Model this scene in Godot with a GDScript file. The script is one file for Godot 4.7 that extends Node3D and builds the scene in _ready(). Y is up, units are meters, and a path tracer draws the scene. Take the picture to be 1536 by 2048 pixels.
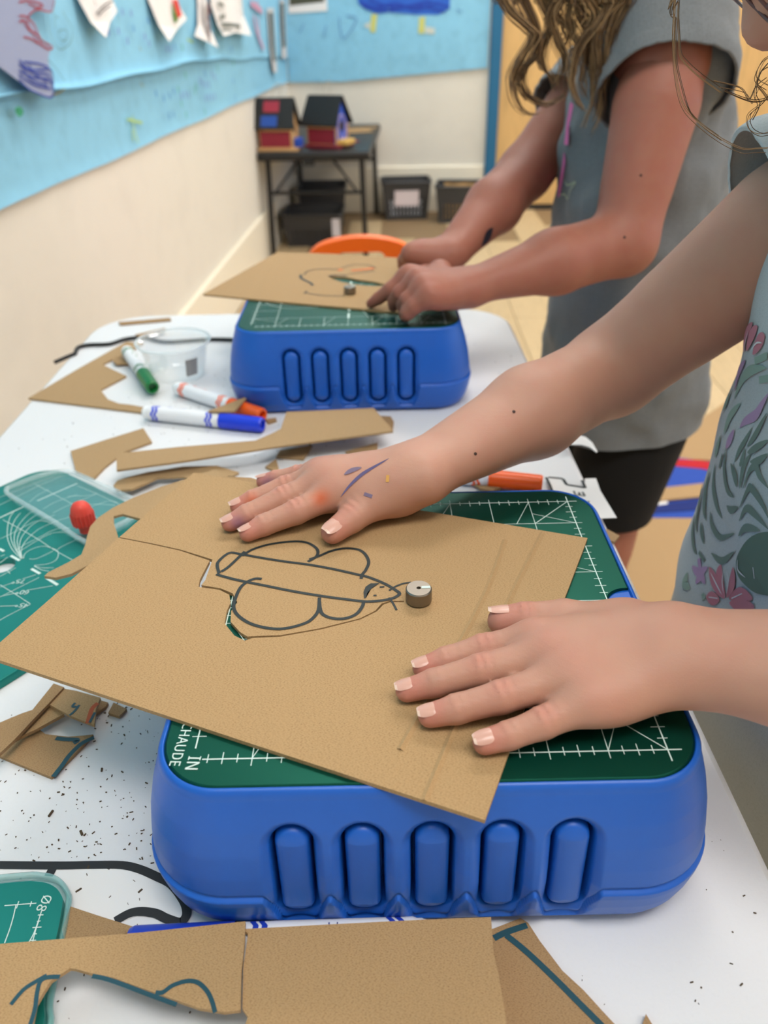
extends Node3D

const SC_FARLEFT := [-4223,-8031,-3961,-8905,-3649,-9847,-3409,-9800,-3476,-9533,-3710,-9043,-3291,-8655,-3464,-8270,-3428,-8180,-3293,-7974,-3141,-7865,-2999,-7827,-2819,-7755,-2801,-7620,-3045,-7692]
const SC_TOPSTRIP := [-4004,-10658,-3312,-10830,-3270,-10718,-3949,-10549]
const SC_CABLE := [-3569,-9998,-3233,-10268,-3207,-10193,-3459,-9923]
const SC_UNDERGREEN := [-3622,-9154,-3466,-9239,-3283,-9118,-3332,-9006,-3523,-8995]
const SC_MIDLEFT := [-3272,-6736,-2989,-6985,-2688,-7236,-2513,-6925,-2732,-6705,-2771,-6582,-2826,-6401,-2854,-6188,-3075,-6329]
const SC_LONG := [-2656,-6341,-2117,-6462,-1591,-6549,-1397,-6583,-1245,-6747,-1185,-6831,-1177,-7220,-726,-7255,-287,-7296,-83,-6764,-1181,-6457,-1889,-6217,-2556,-6027]
const SC_LONGBACK := [-393,-7504,-117,-7466,-83,-7338,-93,-7148,-271,-7068]
const SC_LOBE := [-2589,-5959,-2580,-6043,-2514,-6100,-2350,-6195,-2038,-6300,-1725,-6310,-1496,-6182,-1542,-6110,-1616,-6125,-1756,-6113,-1830,-6018,-1862,-5949,-1890,-6053,-1993,-6107,-2227,-6096,-2296,-6002,-2404,-5887,-2528,-5875]
const SC_SMALL_A := [-1214,-6583,-1193,-6717,-884,-6823,-944,-6537]
const SC_SMALL_B := [-1291,-6388,-1208,-6541,-1134,-6265]
const SC_SMALL_C := [-1049,-6264,-877,-6484,-777,-6344,-699,-6124,-985,-6128]
const SC_SMALL_D := [-553,-6679,-241,-6867,-235,-6610,-359,-6580]
const SC_CHIP := [-1444,-7429,-1332,-7459,-1318,-7395,-1397,-7334]
const SC_ONMARKER := [-1993,-7268,-1643,-7633,-1722,-7262]
const SC_BEHINDSHEET := [-1467,-4658,-1418,-4768,-1286,-4804,-1077,-4782,-986,-4732,-958,-4544,-1382,-4480]
const SC_CURVED := [-1551,-5577,-1708,-5445,-1920,-5298,-2102,-5123,-2210,-4982,-2276,-4846,-2296,-4726,-2273,-4588,-2250,-4486,-2237,-4368,-2291,-4283,-2391,-4163,-2402,-4122,-2319,-4104,-2230,-4144,-2022,-4386,-2041,-4576,-2139,-4778,-2166,-4863,-2108,-4894,-1941,-4820,-1824,-4931,-1643,-5215,-1410,-5468]
const SC_STRIP_LL := [-2306,-2889,-2254,-3097,-2218,-3267,-2176,-3472,-2099,-3439,-2142,-3306,-2195,-3149,-2236,-3016,-2294,-2880]
const SC_UNDER_LL := [-2476,-3202,-2429,-3229,-2333,-3298,-2264,-3336,-2261,-3224,-2327,-2997,-2383,-2997]
const SC_CROSS_LL := [-2269,-3049,-2206,-3191,-2177,-3339,-2041,-3256,-2102,-3199,-2155,-3146,-2217,-3097]
const SC_FOUR := [-2155,-3315,-2102,-3441,-2019,-3423,-1851,-3366,-1847,-3266,-1816,-3148,-1978,-3217]
const SC_FOURBACK := [-1922,-3424,-1825,-3390,-1831,-3356,-1876,-3289]
const SC_TINY_LL := [-1798,-3306,-1791,-3390,-1695,-3339,-1722,-3278]
const SC_SQUARE_LL := [-2336,-2982,-2281,-3077,-2166,-3173,-2120,-3139,-2041,-3127,-1973,-3119,-1895,-3127,-1833,-3136,-1898,-2978,-1967,-2830,-2126,-2895]
const MK_SQUARE := [[-1819,-3111,-1871,-3073,-1899,-3027,-1921,-2968,-1935,-2901,-1955,-2830],[-2044,-3106,-1985,-3098,-1910,-3093,-1925,-3068]]
const MK_FOUR := [[-1990,-3321,-1996,-3293,-1965,-3288],[-1959,-3304,-1970,-3255,-1988,-3220]]
const MK_FOUR_RED := [[-1851,-3319,-1870,-3277,-1865,-3212,-1859,-3159]]
const MK_FOUR_BLUE := [[-1843,-3244,-1846,-3206,-1848,-3164]]
const SC_BOTTOMLEFT := [-1864,-1790,-1746,-1802,-1452,-1828,-1147,-1856,-701,-1908,-689,-1811,-682,-1694,-660,-1546,-724,-1538,-828,-1552,-929,-1582,-1082,-1627,-1211,-1666,-1319,-1685,-1385,-1701,-1407,-1703,-1436,-1679,-1468,-1652,-1481,-1608,-1492,-1562,-1478,-1487,-1680,-1400]
const MK_BOTTOMLEFT := [[-1595,-1558,-1566,-1616,-1522,-1652,-1492,-1672],[-1485,-1480,-1490,-1543,-1504,-1597,-1510,-1644,-1488,-1664,-1435,-1667],[-1019,-1609,-990,-1609,-956,-1636,-902,-1654,-855,-1649,-811,-1618,-782,-1580,-759,-1535],[-1301,-1671,-1247,-1662,-1165,-1639,-1055,-1604,-921,-1563]]
const SC_BOTTOMMID := [-712,-1882,-306,-1907,94,-1930,381,-1943,376,-1787,390,-1674,400,-1490,-646,-1456,-628,-1529,-656,-1558,-680,-1722,-683,-1862]
const SC_BOTTOMRIGHT := [322,-1983,406,-1991,537,-2042,569,-2020,610,-1937,689,-1807,764,-1728,822,-1652,900,-1552,285,-1534]
const MK_BOTTOMRIGHT := [[404,-1946,463,-1974,562,-2007],[461,-1961,545,-1885,650,-1773,736,-1674,835,-1561]]
const SC_BEHIND_BL := [-1576,-2069,-1418,-2022,-1221,-1966,-1330,-1923,-1529,-1885,-1575,-1959]
const SC_TIP_BR := [977,-1589,1006,-1635,1026,-1582,994,-1539]
const PAPER_ARROW := [-2182,-2325,-2037,-2323,-1576,-2326,-1422,-2323,-1291,-2294,-1175,-2236,-1074,-2148,-1019,-2078,-1022,-2029,-1060,-2012,-1143,-2038,-1244,-2057,-1363,-2008,-1579,-1922,-1964,-1864]
const PAPER_LINES := [[-2174,-2310,-2030,-2308,-1722,-2307,-1570,-2311,-1417,-2311,-1320,-2290,-1217,-2248,-1137,-2208,-1058,-2126,-1030,-2066,-1040,-2029,-1062,-2022,-1124,-2041,-1178,-2064,-1248,-2073,-1303,-2063,-1359,-2025],[-1755,-2301,-1761,-2249]]
const GUIDE_A := [-3742,-5577,-3567,-5817,-3419,-6012,-3231,-6224,-3153,-6260,-3047,-6222,-2935,-6138,-2422,-5787,-2190,-5575,-2106,-5451,-2205,-5333,-2463,-4892,-2598,-4556,-2696,-4327,-2915,-3883,-3228,-4364,-3664,-5259]
const GUIDE_A_LINES := [[-3581,-5765,-3398,-5974,-3204,-6167],[-3523,-5634,-3391,-5829,-3261,-6034,-3134,-6175],[-3365,-5430,-3155,-5287,-2948,-5135,-2754,-4982,-2566,-4849],[-3330,-6026,-3129,-5876,-2794,-5626,-2567,-5452],[-2934,-5994,-2741,-5871,-2429,-5653],[-2971,-4865,-3092,-4985,-3197,-5137,-3269,-5295,-3320,-5460,-3326,-5553],[-2974,-4872,-3088,-5012,-3185,-5165,-3239,-5310,-3263,-5444,-3260,-5537],[-2970,-4871,-3076,-5012,-3157,-5165,-3195,-5324,-3192,-5474,-3171,-5567],[-2968,-4871,-3060,-5012,-3128,-5165,-3152,-5338,-3125,-5473,-3088,-5550],[-2965,-4871,-3043,-4998,-3096,-5164,-3086,-5338,-3029,-5442,-2952,-5502],[-2963,-4871,-3019,-4971,-3041,-5108,-3005,-5278,-2911,-5395,-2848,-5448],[-2959,-4871,-2973,-4944,-2930,-5011,-2862,-5037,-2774,-5003,-2726,-4969,-2697,-4902,-2699,-4837,-2751,-4793,-2837,-4780],[-2835,-4774,-2764,-4748,-2673,-4748],[-2832,-4768,-2761,-4723,-2694,-4704],[-3068,-4985,-3013,-5080,-2941,-5177,-2866,-5277,-2746,-5305],[-3033,-4958,-2940,-5135,-2850,-5233,-2701,-5225],[-2910,-4865,-2850,-4871,-2765,-4969],[-2733,-4989,-2712,-5036,-2617,-5146],[-3041,-4639,-3005,-4694,-2969,-4750],[-3017,-4713,-2979,-4675],[-2857,-4607,-2774,-4661],[-2983,-4507,-2914,-4560],[-2932,-4391,-2856,-4483,-2737,-4625],[-2767,-4470,-2594,-4522],[-2935,-4397,-2836,-4436],[-2885,-4285,-2772,-4292],[-2996,-4536,-2851,-4436,-2677,-4311],[-2675,-4306,-2779,-4186,-2844,-4098],[-3119,-4814,-3091,-4892],[-3156,-4899,-3129,-4925],[-3264,-5145,-3181,-5251,-3067,-5412,-2916,-5365],[-3255,-5712,-3232,-5827,-3166,-5928],[-3090,-5598,-3030,-5709,-2939,-5790,-2870,-5839],[-2980,-5534,-2892,-5659,-2765,-5788,-2700,-5854],[-2845,-5440,-2704,-5609,-2570,-5720,-2478,-5702],[-2954,-5807,-2776,-5821,-2712,-5862],[-2789,-5658,-2640,-5672,-2480,-5654]]
const GUIDE_A_BOLD := [[-3210,-5005,-3156,-4971],[-3075,-4910,-2978,-4844],[-2841,-4735,-2749,-4672],[-2684,-4623,-2561,-4532]]
const GUIDE_A_THIN := [[-3195,-5734,-3089,-5866,-2948,-6036],[-3416,-5452,-3276,-5638]]
const ARM := [-3490,-5826,-3468,-5877,-3290,-6067,-3172,-6132,-3095,-6146,-3007,-6126,-2904,-6061,-2332,-5662,-2338,-5542,-2095,-5296,-2433,-5099,-2502,-5003,-2852,-5289,-3384,-5700,-3468,-5780]
const GUIDE_A_KNOB := [-2566,-5244,-2539,-5074]
const GUIDE_A_HOLE := [-2912,-4790]
const GUIDE_A_TXT := [-2873,-4576,-2789,-4446,-2730,-4294,-2891,-5091]
const GUIDE_B := [-2165,-2184,-1971,-2209,-1848,-2222,-1811,-2225,-1771,-2221,-1721,-2213,-1678,-2194,-1640,-2165,-1608,-2128,-1594,-2102,-1586,-2062,-1571,-1987,-1559,-1915,-1539,-1800,-1512,-1649,-1493,-1529,-1825,-1487]
const GUIDE_B_IN := [-2122,-2122,-1935,-2152,-1838,-2163,-1789,-2166,-1732,-2161,-1692,-2150,-1654,-2130,-1625,-2104,-1603,-2073,-1588,-2013,-1573,-1940,-1563,-1869,-1549,-1779,-1527,-1651,-1502,-1511,-1804,-1470]
const GUIDE_B_LINES := [[-1865,-2042,-1720,-2055],[-1807,-2064,-1803,-2029],[-1746,-2063,-1743,-2038],[-1812,-2045,-1801,-1991,-1793,-1933,-1789,-1869],[-1681,-2024,-1677,-1972,-1675,-1912,-1681,-1874],[-1675,-1972,-1673,-1936,-1665,-1875],[-1690,-1998,-1664,-1999],[-1682,-1968,-1667,-1970],[-1691,-1939,-1651,-1942],[-1674,-1910,-1660,-1911],[-1677,-1881,-1652,-1882]]
const GUIDE_B_TXT := [-1685,-2069,-1681,-2040,-1880,-2032]
const DRAW_BEE := [[-939,-3684,-893,-3744,-817,-3792,-727,-3820,-634,-3831,-567,-3814,-515,-3765,-497,-3716,-506,-3669,-547,-3623],[-541,-3646,-489,-3677,-428,-3724,-366,-3751,-310,-3755,-254,-3738,-216,-3690,-195,-3613,-210,-3538,-226,-3501,-233,-3458],[-941,-3696,-1009,-3718,-1041,-3689,-1066,-3632,-1067,-3589,-1041,-3514],[-932,-3728,-962,-3657,-1001,-3573,-1033,-3529],[-1055,-3507,-1011,-3485,-916,-3448,-777,-3404,-597,-3347,-422,-3301,-293,-3274,-200,-3257,-124,-3263,-57,-3283,-24,-3310,-19,-3330,-49,-3365,-102,-3414,-190,-3472,-262,-3501,-397,-3551,-535,-3593,-674,-3624,-797,-3656,-922,-3693],[-790,-3461,-830,-3462,-869,-3433,-896,-3384,-907,-3301,-905,-3221,-877,-3156,-813,-3093,-741,-3056,-658,-3037,-594,-3043,-532,-3067,-487,-3098,-455,-3154,-447,-3206,-451,-3292],[-448,-3258,-438,-3193,-418,-3148,-366,-3119,-301,-3118,-245,-3153,-215,-3218,-212,-3257]]
const DRAW_BEE_FINE := [[-75,-3351,-41,-3386,2,-3413,46,-3424],[-74,-3290,-53,-3243,-33,-3184],[-127,-3382,-101,-3386],[-159,-3308,-142,-3310]]
const DRAW_PATCH := [-209,-3284,-215,-3338,-204,-3387,-179,-3415,-128,-3418,-153,-3393,-174,-3366,-194,-3331,-199,-3287]
const SLIT := [-1729,-3886,-1520,-3820,-1322,-3750,-1115,-3647]
const SLIT2 := [-1115,-3647,-1124,-3456,-1126,-3401,-1009,-3373,-940,-3329,-910,-3255,-924,-3184,-914,-3091,-846,-3001,-796,-2966,-765,-2977,-626,-2985,-426,-3038,-224,-3116,-142,-3180,-109,-3238,-69,-3259,6,-3259]
const SHEET := [-2081,-2845,-1926,-3291,-1729,-3886,-1450,-4689,1107,-3854,699,-2877,314,-1913,-712,-2309]
const CREASES := [[613,-3837,410,-3227,-16,-2255],[847,-3910,503,-3105,80,-1999]]
const KNOB := [65,-3242]
const FSHEET := [-2296,-8914,-1683,-10820,-818,-10665,29,-10411,634,-10178,469,-9362,148,-8094,-558,-8343,-1358,-8591]
const FHOLE := [-896,-9601,-691,-9561,-517,-9434,-332,-9338,-183,-9216,-230,-9134,-392,-9158,-557,-9222,-727,-9344,-836,-9478]
const FDRAW := [[-1197,-9662,-1170,-9816,-1075,-9907,-937,-9913,-780,-9892],[-749,-9955,-601,-10111,-424,-10082,-315,-9933],[-1111,-8913,-1010,-8845,-847,-8780,-643,-8761],[-1115,-8870,-1094,-8977],[-646,-9666,-496,-9721,-329,-9807]]
const FSLIT := [[-1236,-9664,-1228,-9554,-1183,-9451,-1085,-9300,-1046,-9196],[-894,-9587,-813,-9625,-660,-9606]]
const FORANGE := [[-620,-9821,-468,-9864,-340,-9922],[-776,-9829,-745,-9891]]
const FKNOB := [-586,-8798]
const MARK_BLUE := [-2744,-7497,-1421,-7157]
const MARK_GREEN := [-3465,-9293,-2805,-8089]
const MARK_ORANGE := [-2564,-8157,-1529,-7430]
const MARK_ORANGE2 := [435,-6143,1236,-5925]
const MARK_BLUE2 := [-1229,-1936,119,-1987]
const CUP := [-2683,-8499,-2996,-9763]
const CABLE := [-2121,-9848,-2493,-9890,-2830,-9841,-3065,-9809,-3253,-9865,-3445,-9991,-3691,-9929,-3846,-9755,-4113,-9725,-4218,-9632,-4182,-9414]
const SC_RSTRIP := [389,-5839,423,-5899,1279,-5887,1278,-5744,844,-5716,394,-5771]
const SC_RTRI := [570,-6100,915,-5962,796,-5885,690,-5921]
const SC_EDGE := [1581,-5258,1669,-5294,1747,-5198,1688,-5113,1577,-5150]
const PAPER_KEY := [1299,-6141,1452,-6109,1462,-6004,1616,-5939,1649,-6101,1749,-6105,1741,-5881,1781,-5447,1645,-5438,1581,-5571,1496,-5531,1322,-5533,1304,-5853]
const PAPER_KEY_LINES := [[1305,-6126,1315,-5992,1321,-5790],[1325,-6126,1450,-6101],[1451,-6095,1465,-5990],[1465,-5990,1535,-5966,1615,-5936],[1616,-6069,1620,-5930]]
const PAPER_KEY_TEXT := [[1507,-5881,1509,-5815,1593,-5797],[1546,-5858,1548,-5814],[1578,-5864,1588,-5803],[1508,-5706,1558,-5679,1608,-5705],[1558,-5679,1603,-5641],[1577,-5636,1618,-5568],[1573,-5589,1607,-5594],[1587,-5527,1635,-5446]]
const PAPER_CURL := [1491,-6609,1530,-6656,1719,-6832,1782,-6768,1819,-6644,1829,-6459,1815,-6453,1778,-6564,1716,-6626,1586,-6655]
const TABLE := [-4208,-7246,-4066,-10794,1450,-11246,1704,-6418,1820,-2558]
const TABLECORN := [-4121,-9226,-4176,-10149,-3963,-10812,1167,-11352,1481,-10876,1594,-9619]
const FL_CARD_FAR := [6661,-17445,7937,-19292,9798,-21261,11040,-21972,12080,-20853,9849,-17003,7740,-17296]
const RUG := [6095,-17170,6806,-17474,7948,-17141,9695,-16610,8828,-14601,5200,-14640,5020,-15278]
const RUG_RED := [6521,-17386,7483,-17266,9168,-16530,8991,-16099,7350,-16856,6309,-17076]
const FL_STRIP := [5401,-15701,7075,-16027,8054,-16131,7843,-15556,6883,-15434,5261,-15146]
const FL_WHITE := [5102,-15192,6159,-15510,6064,-15180,5105,-14976]
const FL_BLUE := [4942,-14994,6861,-15362,6721,-14931,5798,-14836,4927,-14699]
const FL_CARD_NEAR := [4838,-14551,5526,-15067,6627,-14634,8019,-13735,6467,-9952,4168,-9956,4431,-11732,4605,-13579]
const CHAIR := [-2133,-16805,-120,-16692]
const BASKETS := [-6148,-37765,-3255,-37612,-6401,-49456,-3651,-49253,-1183,-46823,1382,-45852,1951,-44546,4487,-45899]
const W_PAPERS := [[-1933,1040,-1906,1005,-1920,966,-1960,937,-2038,965,-2123,987,-2120,1009,-2136,1047],[-2435,1058,-2408,1015,-2427,959,-2449,920,-2586,947,-2747,973,-2701,1008,-2658,1067],[-2978,1079,-2938,1011,-2887,958,-2796,929,-2942,909,-3035,891,-3032,957,-3093,1083],[-3157,1085,-3122,1014,-3132,957,-3149,923,-3373,932,-3645,918,-3647,989,-3696,1105]]
const W_STRIPS := [[-4252,1019,-4449,1022,-4408,849,-4398,753,-4281,759,-4245,843],[-4652,1058,-4818,1061,-4757,805,-4586,804]]
const W_SEAM := [[-1406,860,-1511,860,-1634,861,-1832,866,-2007,862,-2217,854,-2481,855,-2817,862,-2948,864,-3239,849]]
const W_BOTTOM := [[-1305,697,-1411,697,-1675,696,-2043,693,-2596,694,-2991,697,-3512,691,-4101,690,-4760,686]]
const W_FILM := [[-1427,1021,-1767,1034,-1754,1002,-1740,990,-1722,982,-1668,985,-1641,981,-1620,974,-1645,966,-1659,937,-1696,926,-1682,918,-1667,908,-1666,898,-1671,886,-1668,870,-1655,851,-1634,846,-1607,851,-1563,864,-1524,880,-1440,915,-1375,937]]
const W_FILM_RED := [[-1754,1002,-1740,991,-1722,982,-1668,985,-1641,981,-1619,973,-1608,955],[-1583,975,-1610,974,-1637,962,-1651,940,-1696,927,-1685,923,-1654,929,-1640,947,-1608,955,-1594,970],[-1577,966,-1601,968,-1618,955,-1637,935,-1673,924],[-1595,995,-1635,998,-1693,993,-1669,988,-1632,994],[-1582,944,-1610,941,-1635,933]]
const W_FILM_BLUE := [[-1543,911,-1572,896,-1621,892,-1665,890,-1666,870,-1655,851,-1634,846,-1597,854,-1554,866,-1525,882],[-1538,904,-1588,889,-1648,883,-1659,866],[-1533,895,-1583,882,-1647,875,-1656,858],[-1547,902,-1572,879,-1637,866],[-1559,907,-1617,902,-1655,895],[-1529,889,-1577,871,-1647,860],[-1576,902,-1596,886,-1640,871]]
const W_LINES := [[-1809,934,-1790,935,-1775,941,-1779,950,-1790,952,-1813,953,-1823,947,-1812,938,-1790,934],[-1753,988,-1740,971,-1735,948,-1746,931,-1767,921,-1786,921,-1823,929,-1844,941,-1850,960,-1828,977,-1821,985],[-1776,973,-1766,954],[-1770,982,-1778,976,-1794,973],[-1686,914,-1718,897,-1760,866]]
const W_ORANGE := [[-1662,852,-1688,847,-1721,846,-1757,849,-1794,856],[-2263,834,-2283,824],[-2302,911,-2314,904]]
const W_PURPLE := [[-2185,993,-2184,979],[-2066,953,-2064,939],[-2134,955,-2133,941],[-2189,935,-2188,920],[-2331,942,-2330,927],[-2359,926,-2358,911],[-2250,991,-2249,977],[-2597,789,-2597,771],[-2642,790,-2643,771],[-2681,786,-2681,767],[-2840,815,-2841,795],[-2874,806,-2875,786],[-2910,800,-2912,779],[-2951,799,-2953,778],[-3010,827,-3012,806],[-3047,814,-3049,793],[-2888,762,-2889,741],[-2929,762,-2931,741],[-2970,759,-2972,738],[-3013,758,-3015,736],[-2515,912,-2515,895],[-2553,908,-2553,891]]
const W_BLUEDASH := [[-2250,960,-2249,945],[-2381,976,-2380,961],[-2598,915,-2598,897],[-2352,812,-2351,795],[-2416,795,-2415,778],[-2476,797,-2476,780],[-2522,807,-2522,789],[-2442,750,-2442,732],[-2488,750,-2488,732],[-2916,832,-2918,812],[-3340,788,-3345,765],[-3374,889,-3378,867],[-3342,730,-3346,706]]
const W_GREEN := [[-2681,911,-2682,893],[-2570,808,-2570,790],[-2586,770,-2586,752],[-2762,792,-2763,772],[-2782,804,-2783,785],[-2622,737,-2622,718],[-2852,725,-2853,705],[-2672,840,-2673,821],[-3106,839,-3109,817],[-3376,847,-3380,824],[-1516,833,-1530,836,-1543,832,-1528,828,-1519,834,-1534,832]]
const W_YELLOW := [[-2159,769,-2156,738,-2168,704],[-2117,764,-2226,745],[-2141,739,-2133,713],[-2787,921,-2856,911]]
const W_PINK := [[-3894,991,-3930,938,-4063,859],[-3990,981,-3990,921],[-3853,1032,-4110,1004],[-3990,1040,-4041,1008]]
const W_ART1 := [[-1951,979,-1979,989,-2028,1000,-2069,1005],[-1962,977,-1996,987,-2050,997],[-1951,1006,-1956,995],[-1954,986,-1951,979]]
const W_ART2R := [[-2581,1018,-2641,1019,-2663,980,-2614,975]]
const W_ART2G := [[-2563,1011,-2583,997,-2602,968,-2566,963]]
const W_ART3 := [[-2981,1022,-3008,1002,-2953,974,-2955,946,-2960,905],[-3008,1018,-2964,994,-2984,962,-2960,937]]
const W_ART4 := [[-3533,1036,-3541,934,-3158,938],[-3169,957,-3308,956,-3483,951],[-3142,1020,-3225,1013,-3230,983,-3149,978]]
const F_PHOTO := [[-576,1147,-375,1143,-377,1009,-583,1002]]
const F_PHOTOIN := [[-566,1147,-388,1144,-391,1049,-575,1035]]
const F_BEAST := [[-230,1105,266,1096,263,1007,207,982,84,985,-18,995,-121,993,-182,1015,-212,1037]]
const F_FEET := [[-147,989,-116,992,-128,910,-154,910],[105,971,136,975,131,899,100,901]]
const F_PAWS := [[-190,942,-153,958,-154,923],[136,931,188,922,186,895,136,901]]
const F_SCRIB := [[-317,979,-301,882,-225,968,-276,987],[-529,912,-505,956],[-405,892,-386,945],[299,1002,330,993]]
const F_BOTTOM := [[-630,681,-272,690,2,704,274,723,468,734]]
const F_BEASTLINES := [[-202,1046,-121,1018,-18,1034,84,1006,186,1030,258,1012],[-192,1028,-70,1005,84,1023,238,995],[-161,1053,-18,1017,165,1043]]
const HAIR_B := [[106,981,-945,107,972,-945,117,959,-945,133,947,-945,140,939,-945,130,922,-945,122,908,-945,121,895,-945,127,877,-945,140,867,-945,154,869,-945],[126,981,-950,126,971,-950,138,952,-950,143,938,-950,144,923,-950,131,910,-950,130,896,-950,139,883,-950,158,876,-950,174,883,-950,181,891,-950],[145,981,-955,146,971,-955,156,951,-955,150,930,-955,151,914,-955,163,900,-955,170,886,-955],[162,980,-950,163,971,-950,157,955,-950,167,933,-950,176,916,-950,172,900,-950,167,892,-950],[185,979,-935,186,970,-935,196,954,-935,183,930,-935,180,913,-935,180,896,-935,187,880,-935,198,869,-935],[194,979,-940,195,970,-940,200,946,-940,201,921,-940,205,895,-940,207,876,-940,202,861,-940],[202,979,-935,203,970,-935,213,954,-935,214,929,-935,213,895,-935,214,869,-935,202,840,-935],[210,979,-930,211,969,-930,199,949,-930,186,933,-930,180,917,-930,179,901,-930],[173,980,-950,174,971,-950,174,954,-950,182,938,-950,195,921,-950,206,898,-950,207,875,-950],[225,979,-930,226,969,-930,219,955,-930,214,939,-930,213,918,-930,215,890,-930],[180,980,-945,181,970,-945,186,954,-945,196,938,-945,195,916,-945,193,895,-945,203,879,-945],[155,981,-955,156,971,-955,161,958,-955,176,945,-955,174,928,-955,180,907,-955],[218,979,-930,219,969,-930,206,954,-930,201,935,-930,206,908,-930,205,887,-930,197,852,-930]]
const HAIR_A := [[131,966,-440,132,961,-440,133,954,-440,135,946,-440,137,939,-440,141,935,-440,148,930,-440,160,923,-440],[129,966,-440,130,961,-440,132,946,-440,136,930,-440,142,917,-440,151,909,-440,164,901,-440,176,896,-440,184,896,-440,189,896,-440],[130,966,-440,132,954,-440,135,938,-440,140,926,-440,146,915,-440,154,908,-440,164,902,-440],[180,935,-440,177,930,-440,177,922,-440,180,917,-440,178,910,-440],[181,928,-440,177,924,-440,175,918,-440,170,923,-440,156,926,-440],[182,934,-440,177,931,-440,176,926,-440,180,922,-440,186,916,-440],[185,923,-440,181,917,-440,176,912,-440,178,906,-440,184,903,-440,190,904,-440],[181,938,-440,177,935,-440,176,928,-440,183,924,-440],[161,923,-440,176,918,-440,186,920,-440]]
const PR_A_GREEN := [[198,744,-400,198,735,-400,197,734,-400],[199,757,-400,197,749,-400,195,742,-400,194,735,-400],[205,766,-400,202,753,-400,199,745,-400],[210,749,-400,204,744,-400,200,741,-400],[212,740,-400,208,736,-400,203,735,-400],[202,740,-400,200,731,-400,201,717,-400],[192,734,-400,196,726,-400,199,718,-400],[187,744,-400,189,730,-400,194,716,-400,199,711,-400],[183,734,-400,185,719,-400,190,705,-400,195,696,-400],[181,729,-400,181,716,-400,183,702,-400,186,694,-400],[178,725,-400,179,708,-400,180,693,-400,182,685,-400],[186,740,-400,186,731,-400],[178,699,-400,179,687,-400,182,675,-400,185,669,-400],[183,693,-400,185,685,-400,188,677,-400],[187,701,-400,190,691,-400,197,682,-400,205,685,-400],[196,705,-400,199,702,-400,203,704,-400],[204,704,-400,206,716,-400,208,717,-400,217,706,-400,223,696,-400],[206,694,-400,208,703,-400,214,699,-400,225,688,-400],[208,683,-400,211,689,-400,220,687,-400],[203,717,-400,204,729,-400,207,732,-400,211,725,-400,218,717,-400],[194,670,-400,202,664,-400,208,671,-400],[186,671,-400,191,664,-400]]
const PR_A_LEAF := [[185,775,-400,187,787,-400,191,792,-400,198,793,-400],[189,772,-400,185,764,-400,184,753,-400],[197,800,-400,191,797,-400],[201,787,-400,196,786,-400],[182,780,-400,181,772,-400,180,768,-400],[182,752,-400,182,744,-400,182,738,-400],[182,655,-400,182,646,-400,186,642,-400],[195,638,-400,197,633,-400]]
const PR_A_PURPLE := [[203,778,-400,201,771,-400,199,765,-400,194,761,-400,192,757,-400],[189,756,-400,188,749,-400,187,744,-400],[179,740,-400,179,732,-400],[186,797,-400,184,791,-400,184,780,-400],[187,666,-400,190,656,-400],[184,660,-400,189,655,-400,194,659,-400],[189,646,-400,191,652,-400,195,646,-400]]
const PR_A_PINK := [[184,802,-400,183,811,-400,185,818,-400],[185,803,-400,186,811,-400,188,816,-400],[189,801,-400,191,808,-400,193,811,-400],[210,634,-400,201,647,-400,195,659,-400],[210,635,-400,203,651,-400,202,661,-400],[211,635,-400,212,648,-400,210,659,-400],[213,634,-400,220,637,-400,228,634,-400],[207,633,-400,202,634,-400,198,635,-400],[214,630,-400,223,627,-400,231,627,-400]]
const PR_A_WHITE := [[184,803,-400,184,809,-400,184,814,-400],[188,803,-400,190,807,-400,193,807,-400],[208,637,-400,203,645,-400,197,655,-400],[209,638,-400,206,648,-400,205,657,-400],[211,638,-400,210,648,-400,207,656,-400],[215,634,-400,221,638,-400],[206,634,-400,200,635,-400],[212,665,-400,214,657,-400,220,651,-400],[223,659,-400,226,650,-400]]
const PR_A_EGG := [[226,686,-400,220,685,-400,215,681,-400,212,674,-400,211,664,-400,215,652,-400,223,643,-400,230,638,-400,238,636,-400]]
const PR_B_PINK := [[187,877,-950,185,853,-950,185,836,-950],[185,825,-950,184,807,-950,182,781,-950]]
const PR_B_STAR := [[187,800,-950,191,794,-950,200,797,-950,195,789,-950,193,779,-950,189,784,-950,183,784,-950,186,792,-950,187,800,-950]]
const MK_AR := [[-39,701,-420,-33,709,-420,-25,717,-420,-16,723,-420,-8,728,-420],[-36,717,-420,-31,720,-420,-25,722,-420],[-24,703,-420,-19,701,-420],[-10,714,-420,-8,714,-420]]
const MK_AR2 := [[-55,685,-420,-43,689,-420],[-101,696,-420,-93,699,-420]]
const DOTS_A := [[71,745,-450],[48,715,-450]]
const DOTS_B := [[258,811,-900],[250,747,-900]]
const HAND_AR := [[-408,7100,-4103,92,-645,7045,-3967,76,-834,7000,-3894,66,-925,6978,-3841,54],[-477,7120,-4198,90,-740,7060,-4101,76,-954,7005,-3999,66,-1053,6978,-3952,54],[-522,7110,-4273,85,-748,7050,-4259,71,-947,7000,-4184,63,-1039,6976,-4146,52],[-533,7080,-4385,78,-688,7030,-4449,63,-838,6995,-4459,56,-921,6975,-4461,52],[-13,7090,-4175,130,-182,7065,-4021,100,-309,7025,-3916,85,-411,7000,-3814,73],[96,7180,-4204,150]]
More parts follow.
